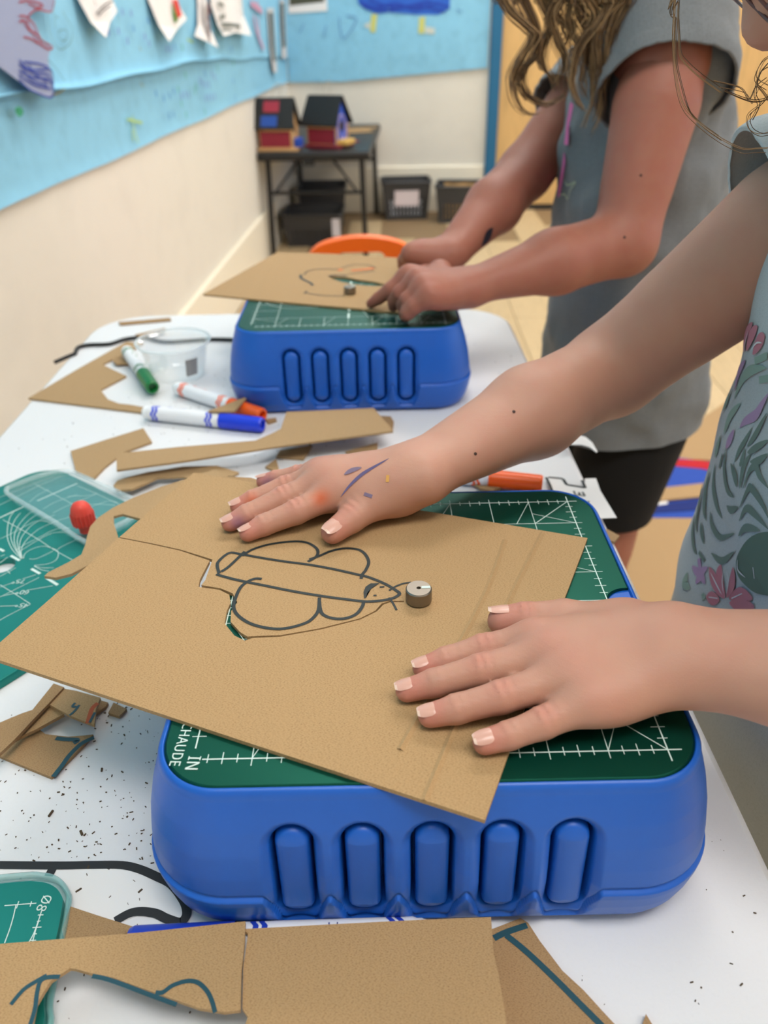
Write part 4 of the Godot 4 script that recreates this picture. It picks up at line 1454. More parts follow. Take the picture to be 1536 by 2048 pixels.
func skin_paint(base: Color, warm: Color, spots: Array, nz: FastNoiseLite) -> Callable:
	return func(p: Vector3) -> Color:
		var c := base.lerp(warm, clampf(0.30 + 0.35 * nz.get_noise_3dv(p), 0.0, 1.0) * 0.8)
		for s in spots:
			var d2: float = (p - s[0]).length_squared() / (s[1] * s[1])
			if d2 < 4.0:
				c = c.lerp(s[2], s[3] * exp(-d2 * 1.6))
		return c

func hand_spots(h: Array, pink: Color) -> Array:
	var r := []
	for q in 5:
		r.append([joint(h[q], 3) + Vector3.UP * 0.002, 0.011, pink, 0.75])
		r.append([joint(h[q], 1 if q < 4 else 2) + Vector3.UP * 0.006, 0.007, pink, 0.40])
		r.append([joint(h[q], 0) + Vector3.UP * 0.006, 0.010, pink, 0.25])
	return r

func skin_mat(sss := 0.12) -> StandardMaterial3D:
	var m := StandardMaterial3D.new()
	m.vertex_color_use_as_albedo = true
	m.roughness = 0.52
	m.metallic_specular = 0.42
	m.subsurf_scatter_enabled = true
	m.subsurf_scatter_strength = sss
	m.normal_enabled = true
	m.normal_texture = bump_tex(0.16, 3, 9, 5.0)
	m.normal_scale = 0.16
	m.uv1_triplanar = true
	m.uv1_scale = Vector3.ONE * 22.0
	return m

func v3(l: Array) -> PackedVector3Array:
	var r := PackedVector3Array()
	for i in range(0, l.size(), 3):
		r.append(Vector3(l[i], l[i + 1], l[i + 2]) / 1000.0)
	return r

# lays a baked path on a soft body along the sight line from which it was traced, and lifts it off slightly
func on_body(n: Net, l: Array, eye: Vector3, lift := 0.0006, steps := 4) -> Array:
	var p := smooth3(v3(l), steps)
	var q := PackedVector3Array()
	var nn := Vector3.ZERO
	for a in p:
		var d := (a - eye).normalized()
		var s := n.surface(eye + d * 0.12, d, 1.6)
		var e := 0.002
		var g := Vector3(n.value(s + Vector3(e, 0, 0)) - n.value(s - Vector3(e, 0, 0)), n.value(s + Vector3(0, e, 0)) - n.value(s - Vector3(0, e, 0)), n.value(s + Vector3(0, 0, e)) - n.value(s - Vector3(0, 0, e))).normalized()
		q.append(s + g * lift)
		nn += g
	return [q, nn.normalized()]

func print_on(n: Net, lists: Array, eye: Vector3, w: float, taper := true, lift := 0.0006) -> MB:
	var mb := MB.new()
	for l in lists:
		var r := on_body(n, l, eye, lift)
		mb.ribbon(r[0], w, r[1], taper)
	return mb

# a turned-up band round an opening: sampled on the cloth at the cut plane
func hem(mb: MB, n: Net, ctr: Vector3, axis: Vector3, wide: float, thick: float) -> void:
	axis = axis.normalized()
	var u := axis.cross(Vector3(0.31, 0.2, 0.93)).normalized()
	var w := axis.cross(u)
	var pts := PackedVector3Array()
	var nu := 64
	for e in [[0.0, -0.002], [-0.0008, 0.0], [0.0, thick], [wide * 0.5, thick * 1.25], [wide, thick], [wide + 0.0008, 0.0]]:
		for i in nu:
			var an := TAU * i / nu
			var dr := u * cos(an) + w * sin(an)
			var c0: Vector3 = ctr - axis * e[0]
			var rr := 0.005
			while n.value(c0 + dr * rr) < 0.0 and rr < 0.4:
				rr += 0.002
			pts.append(c0 + dr * (rr - 0.001 + e[1]))
	mb.grid(pts, nu, 6, true)

func cloth(c: Color, dev: float, sd: int) -> StandardMaterial3D:
	var m := grainy(c, dev, 0.05, 0.06, 0.9, 0.25, Vector3(1, 3.0, 1), sd)
	m.rim_enabled = true
	m.rim = 0.35
	return m

func make_people() -> void:
	var eye := Vector3(0, 0.955, 0)
	var nz := FastNoiseLite.new()
	nz.frequency = 55.0
	nz.fractal_octaves = 3
	var pale := Color(0.72, 0.53, 0.42).srgb_to_linear()
	# ---------------- nearer child, both hands flat on the sheet
	var a := thing("person", "nearer child in a pale floral print shirt pressing both hands flat on the cardboard", "person", Vector3(0.31, 0, -0.4), 0.0, "children at the table")
	var org := a.position
	var base := Color(0.735, 0.555, 0.47).srgb_to_linear()
	var warm := Color(0.73, 0.50, 0.43).srgb_to_linear()
	var pink := Color(0.76, 0.44, 0.39).srgb_to_linear()
	var el_r := Vector3(0.1535, 0.738, -0.535)
	var sh_r := Vector3(0.272, 0.872, -0.500)
	var el_l := Vector3(0.275, 0.745, -0.185)
	var sh_l := Vector3(0.29, 0.865, -0.285)
	var skin := MB.new()
	skin.t = Transform3D(Basis(), -org)
	var spots := hand_spots(HAND_AR, pink) + hand_spots(HAND_AL, pink)
	var violet := Color(0.45, 0.36, 0.52).srgb_to_linear()
	var stain := Color(0.80, 0.36, 0.17).srgb_to_linear()
	spots.append([joint(HAND_AR[2], 3) + Vector3(0.010, 0.004, 0.001), 0.006, stain, 0.8])
	spots.append([joint(HAND_AR[0], 0).lerp(joint(HAND_AR[0], 1), 0.35) + Vector3(0, 0.006, 0.008), 0.007, stain, 0.8])
	spots.append([joint(HAND_AR[3], 3) + Vector3(0.004, 0, 0.006), 0.007, violet, 0.7])
	spots.append([joint(HAND_AR[1], 2) + Vector3(-0.004, -0.001, 0.008), 0.006, violet, 0.6])
	spots.append([joint(HAND_AL[1], 3) + Vector3(0.012, 0.006, 0), 0.004, Color(0.4, 0.42, 0.36).srgb_to_linear(), 0.5])
	var paint := skin_paint(base, warm, spots, nz)
	var ar := hand_net(HAND_AR, el_r, 0.031, 0.0014)
	upper_arm(ar, el_r, sh_r, 0.033, 0.041)
	ar.build(skin, paint)
	var alm := hand_net(HAND_AL, el_l, 0.034, 0.0014)
	upper_arm(alm, el_l, sh_l, 0.034, 0.040)
	alm.build(skin, paint)
	var bd := Net.new()
	bd.cell = 0.009
	bd.k = 0.04
	bd.bone(Vector3(0.315, 0.50, -0.355), Vector3(0.305, 0.80, -0.350), 0.078, 0.072)
	bd.bone(Vector3(0.315, 0.50, -0.445), Vector3(0.305, 0.80, -0.445), 0.078, 0.072)
	bd.bone(sh_r, sh_l, 0.043, 0.043)
	bd.bone(Vector3(0.30, 0.84, -0.40), Vector3(0.255, 0.96, -0.425), 0.045, 0.042)
	for s in [-1.0, 1.0]:
		var z: float = -0.40 + s * 0.055
		bd.bone(Vector3(0.32, 0.50, z), Vector3(0.30, 0.28, z + s * 0.02), 0.068, 0.046)
		bd.bone(Vector3(0.30, 0.28, z + s * 0.02), Vector3(0.33, 0.06, z + s * 0.02), 0.046, 0.030)
		bd.bone(Vector3(0.33, 0.035, z + s * 0.02), Vector3(0.22, 0.025, z + s * 0.03), 0.032, 0.024)
	bd.build(skin, paint)
	head(skin, paint, Vector3(0.226, 1.042, -0.444), Vector3(-0.62, -0.76, -0.16), Vector3(-0.60, 0.74, 0.05), Vector3(0.258, 0.95, -0.424))
	var body := part("body", skin, skin_mat(), a)
	face(body, skin.t, Vector3(0.226, 1.042, -0.444), Vector3(-0.62, -0.76, -0.16), Vector3(-0.60, 0.74, 0.05))
	var up := Vector3(0.0, 1.0, 0.0)
	add_nails(HAND_AR, [Vector3(-0.1, 1, -0.1), up, up, Vector3(0, 1, -0.25), Vector3(0.0, 1, 0.35)], skin.t, body)
	add_nails(HAND_AL, [up, up, Vector3(0, 1, 0.1), Vector3(0, 1, 0.2), Vector3(0, 1.0, -0.35)], skin.t, body)
	# felt-pen marks on the back of the hand
	for q in [[MK_AR[0], 0.0011, Color(0.34, 0.30, 0.46)], [MK_AR[1], 0.0018, Color(0.44, 0.37, 0.46)], [MK_AR[2], 0.0018, Color(0.45, 0.38, 0.48)], [MK_AR[3], 0.0036, Color(0.82, 0.60, 0.28)]]:
		var mk := MB.new()
		mk.t = skin.t
		var r := on_body(ar, q[0], eye, 0.00035, 8)
		mk.ribbon(r[0], q[1], r[1], true)
		part("pen_mark", mk, mat(q[2], 0.6), body)
	for l in DOTS_A:
		var r := on_body(ar, l + l, eye, 0.0002, 1)
		part("mole", dot(r[0][0], r[1], 0.0011, skin.t), mat(Color(0.24, 0.15, 0.12), 0.7), body)
	# shirt
	var sn := Net.new()
	sn.cell = 0.007
	sn.k = 0.045
	sn.wrinkle = FastNoiseLite.new()
	sn.wrinkle.frequency = 9.0
	sn.wrinkle.fractal_octaves = 2
	sn.wrinkle_amp = 0.006
	sn.bone(Vector3(0.312, 0.46, -0.345), Vector3(0.302, 0.80, -0.350), 0.107, 0.088)
	sn.bone(Vector3(0.312, 0.46, -0.455), Vector3(0.302, 0.80, -0.450), 0.107, 0.088)
	sn.bone(Vector3(0.29, 0.868, -0.30), Vector3(0.285, 0.868, -0.48), 0.058, 0.058)
	var dr := Vector3(-0.95, -0.30, -0.06).normalized()
	var dl := (el_l - sh_l).normalized()
	var sm := MB.new()
	sm.t = skin.t
	sn.build(sm, null, [Plane(Vector3.DOWN, -0.42)])
	for q in [[sh_r, Vector3(0.19, 0.828, -0.508), Vector3(0.222, 0.842, -0.505), dr], [sh_l, sh_l.lerp(el_l, 0.6), sh_l.lerp(el_l, 0.40), dl]]:
		var sv := Net.new()
		sv.cell = 0.006
		sv.k = 0.03
		sv.wrinkle = sn.wrinkle
		sv.wrinkle_amp = 0.004
		sv.bone(q[0], q[1], 0.053, 0.057)
		sv.build(sm, null, [Plane(q[3], q[2])])
		hem(sm, sv, q[2] + q[3] * 0.0005, q[3], 0.014, 0.0012)
	var shirt := part("shirt", sm, cloth(Color(0.70, 0.73, 0.735), 0.16, 31), a)
	for q in [[PR_A_GREEN, Color(0.40, 0.475, 0.44), 0.0026], [PR_A_LEAF, Color(0.53, 0.62, 0.57), 0.0036], [PR_A_PURPLE, Color(0.66, 0.54, 0.67), 0.0036], [PR_A_PINK, Color(0.72, 0.46, 0.51), 0.0048], [PR_A_WHITE, Color(0.82, 0.82, 0.84), 0.0006]]:
		var lift := 0.0012 if q[0] == PR_A_WHITE else 0.0007
		for l in q[0]:
			var pm := MB.new()
			pm.t = skin.t
			var r := on_body(sn, l, eye, lift, 6)
			pm.ribbon(r[0], q[2], r[1], true)
			part("shirt_print", pm, mat(q[1], 0.85), shirt)
	var eg := MB.new()
	eg.t = skin.t
	var re := on_body(sn, PR_A_EGG[0], eye, 0.0009, 4)
	var cen := Vector3.ZERO
	for p in re[0]:
		cen += p / re[0].size()
	var de := (cen - eye).normalized()
	cen = sn.surface(eye + de * 0.12, de, 1.6) - de * 0.0012
	for i in re[0].size():
		var e0: Vector3 = re[0][i]
		var e1: Vector3 = re[0][(i + 1) % re[0].size()]
		eg.tri(cen, e0, e1)
	part("shirt_print", eg, mat(Color(0.34, 0.43, 0.38), 0.85), shirt)
	shorts(a, skin.t, Vector3(0.32, 0.50, -0.40), Vector3(0.30, 0.28, -0.40), 0.055, mat(Color(0.16, 0.18, 0.26), 0.9))
	# hair falling beside the face, and glasses
	var ha := MB.new()
	ha.t = skin.t
	for l in HAIR_A:
		var raw := v3(l)
		if raw[0].y > 0.95:
			# grows from the head above the frame
			raw.insert(0, Vector3(lerpf(raw[0].x, 0.17, 0.4), 1.06, -0.425))
			raw.insert(0, Vector3(0.18, 1.12, -0.415))
		var p := smooth3(raw, 6)
		for s in 3:
			ha.col = hair_shade()
			var q := PackedVector3Array()
			var off := Vector3(rng.randf_range(-1, 1), rng.randf_range(-1, 1), rng.randf_range(-1, 1)) * 0.0013
			for i in p.size():
				q.append(p[i] + off * (0.4 + 0.9 * float(i) / p.size()))
			ha.tube(q, PackedFloat32Array([0.00017]), 4)
	hair_cap(ha, Vector3(0.222, 1.058, -0.443), Vector3(-0.17, 0.975, 0.12))
	part("hair", ha, hair_mat(), a)
	var gl := MB.new()
	gl.t = skin.t
	var f := Vector3(-0.62, -0.76, -0.16).normalized()
	var uu := Vector3(-0.60, 0.74, 0.05)
	uu = (uu - f * uu.dot(f)).normalized()
	var rr := f.cross(uu)
	var ec := Vector3(0.226, 1.042, -0.444) + f * 0.099 - uu * 0.003
	for s in [-1.0, 1.0]:
		var ring := PackedVector3Array()
		for i in 25:
			var an := TAU * i / 24.0
			ring.append(ec + rr * (s * 0.028 + cos(an) * 0.022) + uu * sin(an) * 0.018)
		gl.tube(ring, PackedFloat32Array([0.0009]), 6)
		gl.tube(PackedVector3Array([ec + rr * s * 0.050, ec + rr * s * 0.070 - f * 0.03, ec + rr * s * 0.074 - f * 0.10]), PackedFloat32Array([0.0014]), 6)
	gl.tube(PackedVector3Array([ec - rr * 0.007, ec + f * 0.003, ec + rr * 0.007]), PackedFloat32Array([0.0013]), 6)
	part("glasses", gl, mat(Color(0.38, 0.27, 0.27), 0.3), a)
	# ---------------- farther child, leaning over the other machine
	var b := thing("person", "farther child in a grey shirt with long wavy hair guiding cardboard on the far machine", "person", Vector3(0.32, 0, -1.05), 0.0, "children at the table")
	var org2 := b.position
	var base2 := Color(0.63, 0.41, 0.335).srgb_to_linear()
	var warm2 := Color(0.61, 0.345, 0.285).srgb_to_linear()
	var el2l := Vector3(0.2410, 0.7490, -0.868)
	var sh2l := Vector3(0.2760, 0.9150, -0.932)
	var el2r := Vector3(0.1625, 0.786, -1.092)
	var sh2r := Vector3(0.2720, 0.892, -1.180)
	var sk2 := MB.new()
	sk2.t = Transform3D(Basis(), -org2)
	var sp2 := hand_spots(HAND_BL, warm2) + hand_spots(HAND_BR, warm2)
	var paint2 := skin_paint(base2, warm2, sp2, nz)
	var arm2: Net
	var arm_near: Net
	for q in [[HAND_BL, el2l, sh2l], [HAND_BR, el2r, sh2r]]:
		arm2 = hand_net(q[0], q[1], 0.034, 0.0024)
		arm2.folds = []
		upper_arm(arm2, q[1], q[2], 0.0345, 0.042)
		arm2.build(sk2, paint2)
		if arm_near == null:
			arm_near = arm2
	var bd2 := Net.new()
	bd2.cell = 0.009
	bd2.k = 0.04
	bd2.bone(Vector3(0.325, 0.48, -1.03), Vector3(0.305, 0.84, -1.03), 0.078, 0.074)
	bd2.bone(Vector3(0.325, 0.48, -1.10), Vector3(0.305, 0.84, -1.10), 0.078, 0.074)
	bd2.bone(sh2r, sh2l, 0.045, 0.045)
	bd2.bone(Vector3(0.30, 0.88, -1.05), Vector3(0.285, 0.99, -1.05), 0.046, 0.042)
	bd2.bone(Vector3(0.335, 0.47, -1.005), Vector3(0.295, 0.29, -0.985), 0.060, 0.048)
	bd2.bone(Vector3(0.295, 0.29, -0.985), Vector3(0.335, 0.07, -0.985), 0.047, 0.030)
	bd2.bone(Vector3(0.335, 0.035, -0.985), Vector3(0.235, 0.025, -0.975), 0.032, 0.024)
	bd2.bone(Vector3(0.335, 0.47, -1.10), Vector3(0.31, 0.28, -1.11), 0.060, 0.048)
	bd2.bone(Vector3(0.31, 0.28, -1.11), Vector3(0.34, 0.07, -1.12), 0.047, 0.030)
	bd2.bone(Vector3(0.34, 0.035, -1.12), Vector3(0.24, 0.025, -1.13), 0.032, 0.024)
	bd2.build(sk2, paint2)
	head(sk2, paint2, Vector3(0.255, 1.085, -1.045), Vector3(-0.85, -0.52, 0.02), Vector3(-0.5, 0.84, 0.05), Vector3(0.287, 0.97, -1.05))
	var body2 := part("body", sk2, skin_mat(), b)
	face(body2, sk2.t, Vector3(0.255, 1.085, -1.045), Vector3(-0.85, -0.52, 0.02), Vector3(-0.5, 0.84, 0.05))
	var smudge := MB.new()
	smudge.t = sk2.t
	var sr := on_body(arm2, [110, 744, -970, 108, 740, -970, 105, 735, -970, 102, 729, -970, 98, 723, -970], eye, 0.0006)
	smudge.ribbon(sr[0], 0.0062, sr[1], true)
	part("pen_mark", smudge, mat(Color(0.10, 0.09, 0.16), 0.6), body2)
	for l in DOTS_B:
		var r := on_body(arm_near, l + l, eye, 0.0002, 1)
		part("mole", dot(r[0][0], r[1], 0.0014, sk2.t), mat(Color(0.12, 0.08, 0.07), 0.7), body2)
	var s2 := Net.new()
	s2.cell = 0.008
	s2.k = 0.05
	s2.wrinkle = FastNoiseLite.new()
	s2.wrinkle.frequency = 11.0
	s2.wrinkle.fractal_octaves = 3
	s2.wrinkle.seed = 5
	s2.wrinkle_amp = 0.014
	s2.bone(Vector3(0.325, 0.40, -1.015), Vector3(0.300, 0.84, -1.035), 0.108, 0.093)
	s2.bone(Vector3(0.325, 0.40, -1.11), Vector3(0.300, 0.84, -1.10), 0.108, 0.091)
	s2.bone(Vector3(0.295, 0.915, -0.97), Vector3(0.29, 0.91, -1.13), 0.062, 0.062)
	var m2 := MB.new()
	m2.t = sk2.t
	s2.build(m2, null, [Plane(Vector3(0.12, -1, 0).normalized(), Vector3(0.32, 0.470, -1.05))])
	for q in [[Vector3(0.284, 0.938, -0.955), Vector3(0.272, 0.850, -0.902), Vector3(0.280, 0.893, -0.920), Vector3(-0.05, -0.72, 0.69).normalized(), 0.064, 0.074], [sh2r, sh2r.lerp(el2r, 0.55), sh2r.lerp(el2r, 0.42), (el2r - sh2r).normalized(), 0.055, 0.062]]:
		var sv := Net.new()
		sv.cell = 0.006
		sv.k = 0.03
		sv.wrinkle = s2.wrinkle
		sv.wrinkle_amp = 0.006
		sv.bone(q[0], q[1], q[4], q[5])
		sv.build(m2, null, [Plane(q[3], q[2])])
		hem(m2, sv, q[2] + q[3] * 0.0005, q[3], 0.016, 0.0012)
	var shirt2 := part("shirt", m2, cloth(Color(0.49, 0.505, 0.515), 0.5, 47), b)
	for l in PR_B_PINK:
		part("shirt_print", _moved(print_on(s2, [l], eye, 0.0052, false, 0.0008), sk2.t), mat(Color(0.86, 0.45, 0.66), 0.8), shirt2)
	part("shirt_print", _moved(print_on(s2, PR_B_STAR, eye, 0.0009, false, 0.0008), sk2.t), mat(Color(0.72, 0.74, 0.62), 0.8), shirt2)
	shorts(b, sk2.t, Vector3(0.330, 0.47, -1.05), Vector3(0.300, 0.325, -1.05), 0.052, mat(Color(0.012, 0.012, 0.015), 0.95))
	var hb := MB.new()
	hb.t = sk2.t
	for l in HAIR_B:
		var raw := v3(l)
		# each lock grows from the near side of the head above the frame
		raw.insert(0, Vector3(lerpf(raw[0].x, 0.255, 0.4), 1.065, -0.958))
		raw.insert(0, Vector3(lerpf(raw[1].x, 0.255, 0.7), 1.135, -0.985))
		var p := smooth3(raw, 7)
		for s in 38:
			hb.col = hair_shade()
			var q := PackedVector3Array()
			var rd := PackedFloat32Array()
			var off := Vector3(rng.randf_range(-1, 1), rng.randf_range(-0.5, 0.5), rng.randf_range(-1, 1)) * rng.randf_range(0.001, 0.011)
			var ph := rng.randf() * TAU
			var fr := rng.randf_range(5.0, 9.0)
			var last := int(p.size() * rng.randf_range(0.72, 1.0))
			for i in last:
				var v := float(i) / p.size()
				var sp := 1.25 - 0.75 * v
				q.append(p[i] + off * sp + Vector3(sin(ph + v * fr), 0, cos(ph + v * fr)) * 0.003 * v)
				rd.append(lerpf(0.0007, 0.00022, v))
			hb.tube(q, rd, 4)
	hair_cap(hb, Vector3(0.256, 1.104, -1.045), Vector3(0.17, 0.98, 0.02))
	part("hair", hb, hair_mat(), b)

func dot(p: Vector3, nn: Vector3, r: float, t: Transform3D) -> MB:
	var mb := MB.new()
	mb.t = t
	var u := nn.cross(Vector3(0.3, 0.5, 0.8)).normalized()
	var w := nn.cross(u)
	for i in 8:
		var a := TAU * i / 8.0
		var b := TAU * (i + 1) / 8.0
		mb.tri(p + nn * r * 0.3, p + (u * cos(a) + w * sin(a)) * r, p + (u * cos(b) + w * sin(b)) * r)
	return mb

func _moved(mb: MB, t: Transform3D) -> MB:
	for i in mb.v.size():
		mb.v[i] = t * mb.v[i]
	return mb

func hand_box(h: Array) -> AABB:
	var bx := AABB(joint(h[5], 0), Vector3.ZERO)
	for q in 5:
		for s in 4:
			bx = bx.expand(joint(h[q], s))
	return bx.grow(0.034)

func hair_shade() -> Color:
	return Color(0.30, 0.215, 0.135).lerp(Color(0.74, 0.60, 0.42), pow(rng.randf(), 1.3)).srgb_to_linear()

func hair_mat() -> StandardMaterial3D:
	var m := StandardMaterial3D.new()
	m.vertex_color_use_as_albedo = true
	m.roughness = 0.42
	return m

func hair_cap(mb: MB, c: Vector3, back: Vector3) -> void:
	# strands combed over the skull from the crown
	back = back.normalized()
	var sd := back.cross(Vector3(0, 0, 1)).normalized()
	var s2 := back.cross(sd)
	for i in 420:
		mb.col = hair_shade()
		var an := TAU * i / 420.0
		var dr := sd * cos(an) + s2 * sin(an)
		var q := PackedVector3Array()
		for s in 9:
			var v := s / 8.0
			var a := v * (1.62 + 0.25 * absf(sin(i * 2.3)))
			q.append(c + (back * cos(a) + dr * sin(a)) * (0.093 + 0.004 * sin(i * 1.7 + s)))
		mb.tube(q, PackedFloat32Array([0.0034, 0.0032, 0.0030, 0.0028, 0.0026, 0.0024, 0.0022, 0.0020, 0.0012]), 4)

func head(mb: MB, paint: Callable, c: Vector3, f: Vector3, up: Vector3, neck: Vector3) -> void:
	f = f.normalized()
	up = (up - f * up.dot(f)).normalized()
	var r := f.cross(up)
	var n := Net.new()
	n.cell = 0.0035
	n.k = 0.022
	n.bone(c - f * 0.012 + up * 0.016, c + f * 0.012 + up * 0.018, 0.080, 0.074)
	n.bone(c + f * 0.03 - up * 0.03, c + f * 0.045 - up * 0.055, 0.055, 0.036)
	n.bone(c + f * 0.072 + up * 0.012, c + f * 0.098 - up * 0.024, 0.007, 0.0115)
	n.bone(c + f * 0.088 - up * 0.028 - r * 0.008, c + f * 0.088 - up * 0.028 + r * 0.008, 0.008, 0.008)
	n.bone(c + f * 0.086 - up * 0.052 - r * 0.012, c + f * 0.086 - up * 0.052 + r * 0.012, 0.005, 0.005)
	n.bone(c + f * 0.082 - up * 0.060 - r * 0.010, c + f * 0.082 - up * 0.060 + r * 0.010, 0.006, 0.006)
	for s in [-1.0, 1.0]:
		n.bone(c + f * 0.055 - up * 0.022 + r * s * 0.034, c + f * 0.05 - up * 0.03 + r * s * 0.036, 0.028, 0.028)
		n.bone(c + f * 0.068 + up * 0.003 + r * s * 0.030, c + f * 0.069 + up * 0.003 + r * s * 0.033, 0.011, 0.011)
		n.bone(c - f * 0.005 + up * 0.012 + r * s * 0.082, c - f * 0.008 - up * 0.018 + r * s * 0.078, 0.010, 0.007)
	n.bone(c - f * 0.01 - up * 0.02, neck, 0.046, 0.042)
	n.build(mb, paint)

func face(body: Node, t: Transform3D, c: Vector3, f: Vector3, up: Vector3) -> void:
	f = f.normalized()
	up = (up - f * up.dot(f)).normalized()
	var r := f.cross(up)
	for s in [-1.0, 1.0]:
		var e: Vector3 = c + f * 0.0705 + up * 0.004 + r * s * 0.031
		var bs := Basis(r, f, -up)
		var wh := MB.new()
		wh.t = t * Transform3D(bs, e)
		var prof := PackedVector2Array()
		for i in 9:
			var a := PI / 2 * i / 8.0
			prof.append(Vector2(cos(a) * 0.0125, sin(a) * 0.0118))
		wh.lathe(prof, 20)
		var eye_ := part("eye", wh, mat(Color(0.90, 0.88, 0.86), 0.2), body)
		var ir := MB.new()
		ir.t = t * Transform3D(bs, e + f * 0.0106)
		ir.lathe(PackedVector2Array([Vector2(0.0055, 0.0), Vector2(0.0025, 0.0012), Vector2(0, 0.0014)]), 16)
		part("iris", ir, mat(Color(0.20, 0.26, 0.28), 0.15), eye_)
		var ld := MB.new()
		ld.t = t
		var lid := PackedVector3Array()
		for i in 9:
			var a := lerpf(-1.25, 1.25, i / 8.0)
			lid.append(e + r * sin(a) * 0.0132 + f * (0.0085 - 0.004 * a * a) + up * (0.0075 - 0.0032 * a * a))
		ld.tube(lid, PackedFloat32Array([0.0022]), 6)
		part("eyelid", ld, mat(Color(0.66, 0.46, 0.38), 0.6), body)
		var br := MB.new()
		br.t = t
		var brow := PackedVector3Array()
		for i in 7:
			var u := i / 6.0 - 0.5
			brow.append(e + r * u * 0.032 + up * (0.022 - 0.018 * u * u) + f * (0.007 - 0.02 * u * u))
		br.tube(brow, PackedFloat32Array([0.0012, 0.0018, 0.002, 0.002, 0.0018, 0.0014, 0.0006]), 5)
		part("eyebrow", br, mat(Color(0.34, 0.25, 0.17), 0.8), body)
	var lp := MB.new()
	lp.t = t
	var mouth := PackedVector3Array()
	for i in 9:
		var u := i / 8.0 - 0.5
		mouth.append(c + f * (0.0925 - 0.03 * u * u) - up * (0.0555 - 0.006 * u * u) + r * u * 0.036)
	lp.tube(mouth, PackedFloat32Array([0.0008, 0.002, 0.003, 0.0034, 0.0034, 0.0034, 0.003, 0.002, 0.0008]), 6)
	part("lips", lp, mat(Color(0.68, 0.38, 0.36), 0.45), body)

func shorts(parent: Node3D, t: Transform3D, top: Vector3, knee: Vector3, spread: float, m: Material) -> void:
	var n := Net.new()
	n.cell = 0.009
	n.k = 0.03
	for s in [-1.0, 1.0]:
		var z := Vector3(0, 0, s * spread)
		n.bone(top + z, knee + z * 1.25, 0.073, 0.067)
	var mb := MB.new()
	mb.t = t
	n.build(mb, null, [Plane(Vector3.DOWN, -(knee.y + 0.01))])
	part("shorts", mb, m, parent)

# ------------------------------------------------------------------ scraps and tools on the table
func scrap(data: Array, y: float, label: String, m: Material, tilt := Vector2.ZERO, th := 0.0022) -> MeshInstance3D:
	var p := poly(data)
	var c := Vector2.ZERO
	for a in p:
		c += a / p.size()
	var mb := MB.new()
	var lift := func(q: Vector2) -> float: return (q - c).dot(tilt)
	var loc := PackedVector2Array()
	for a in p:
		loc.append(a - c)
	var l2 := func(q: Vector2) -> float: return q.dot(tilt)
	mb.slab(loc, 0.0, th, l2 if tilt != Vector2.ZERO else null)
	var o := part("cardboard_scrap", mb, m, self)
	o.position = Vector3(c.x, y, c.y)
	tag(o, label, "cardboard", "cardboard scraps on the table")
	return o

func draw_on(o: MeshInstance3D, lists: Array, w: float, m: Material, y := 0.0024) -> void:
	part("marker_line", strokes(lists, y, w, Vector2(o.position.x, o.position.z)), m, o)

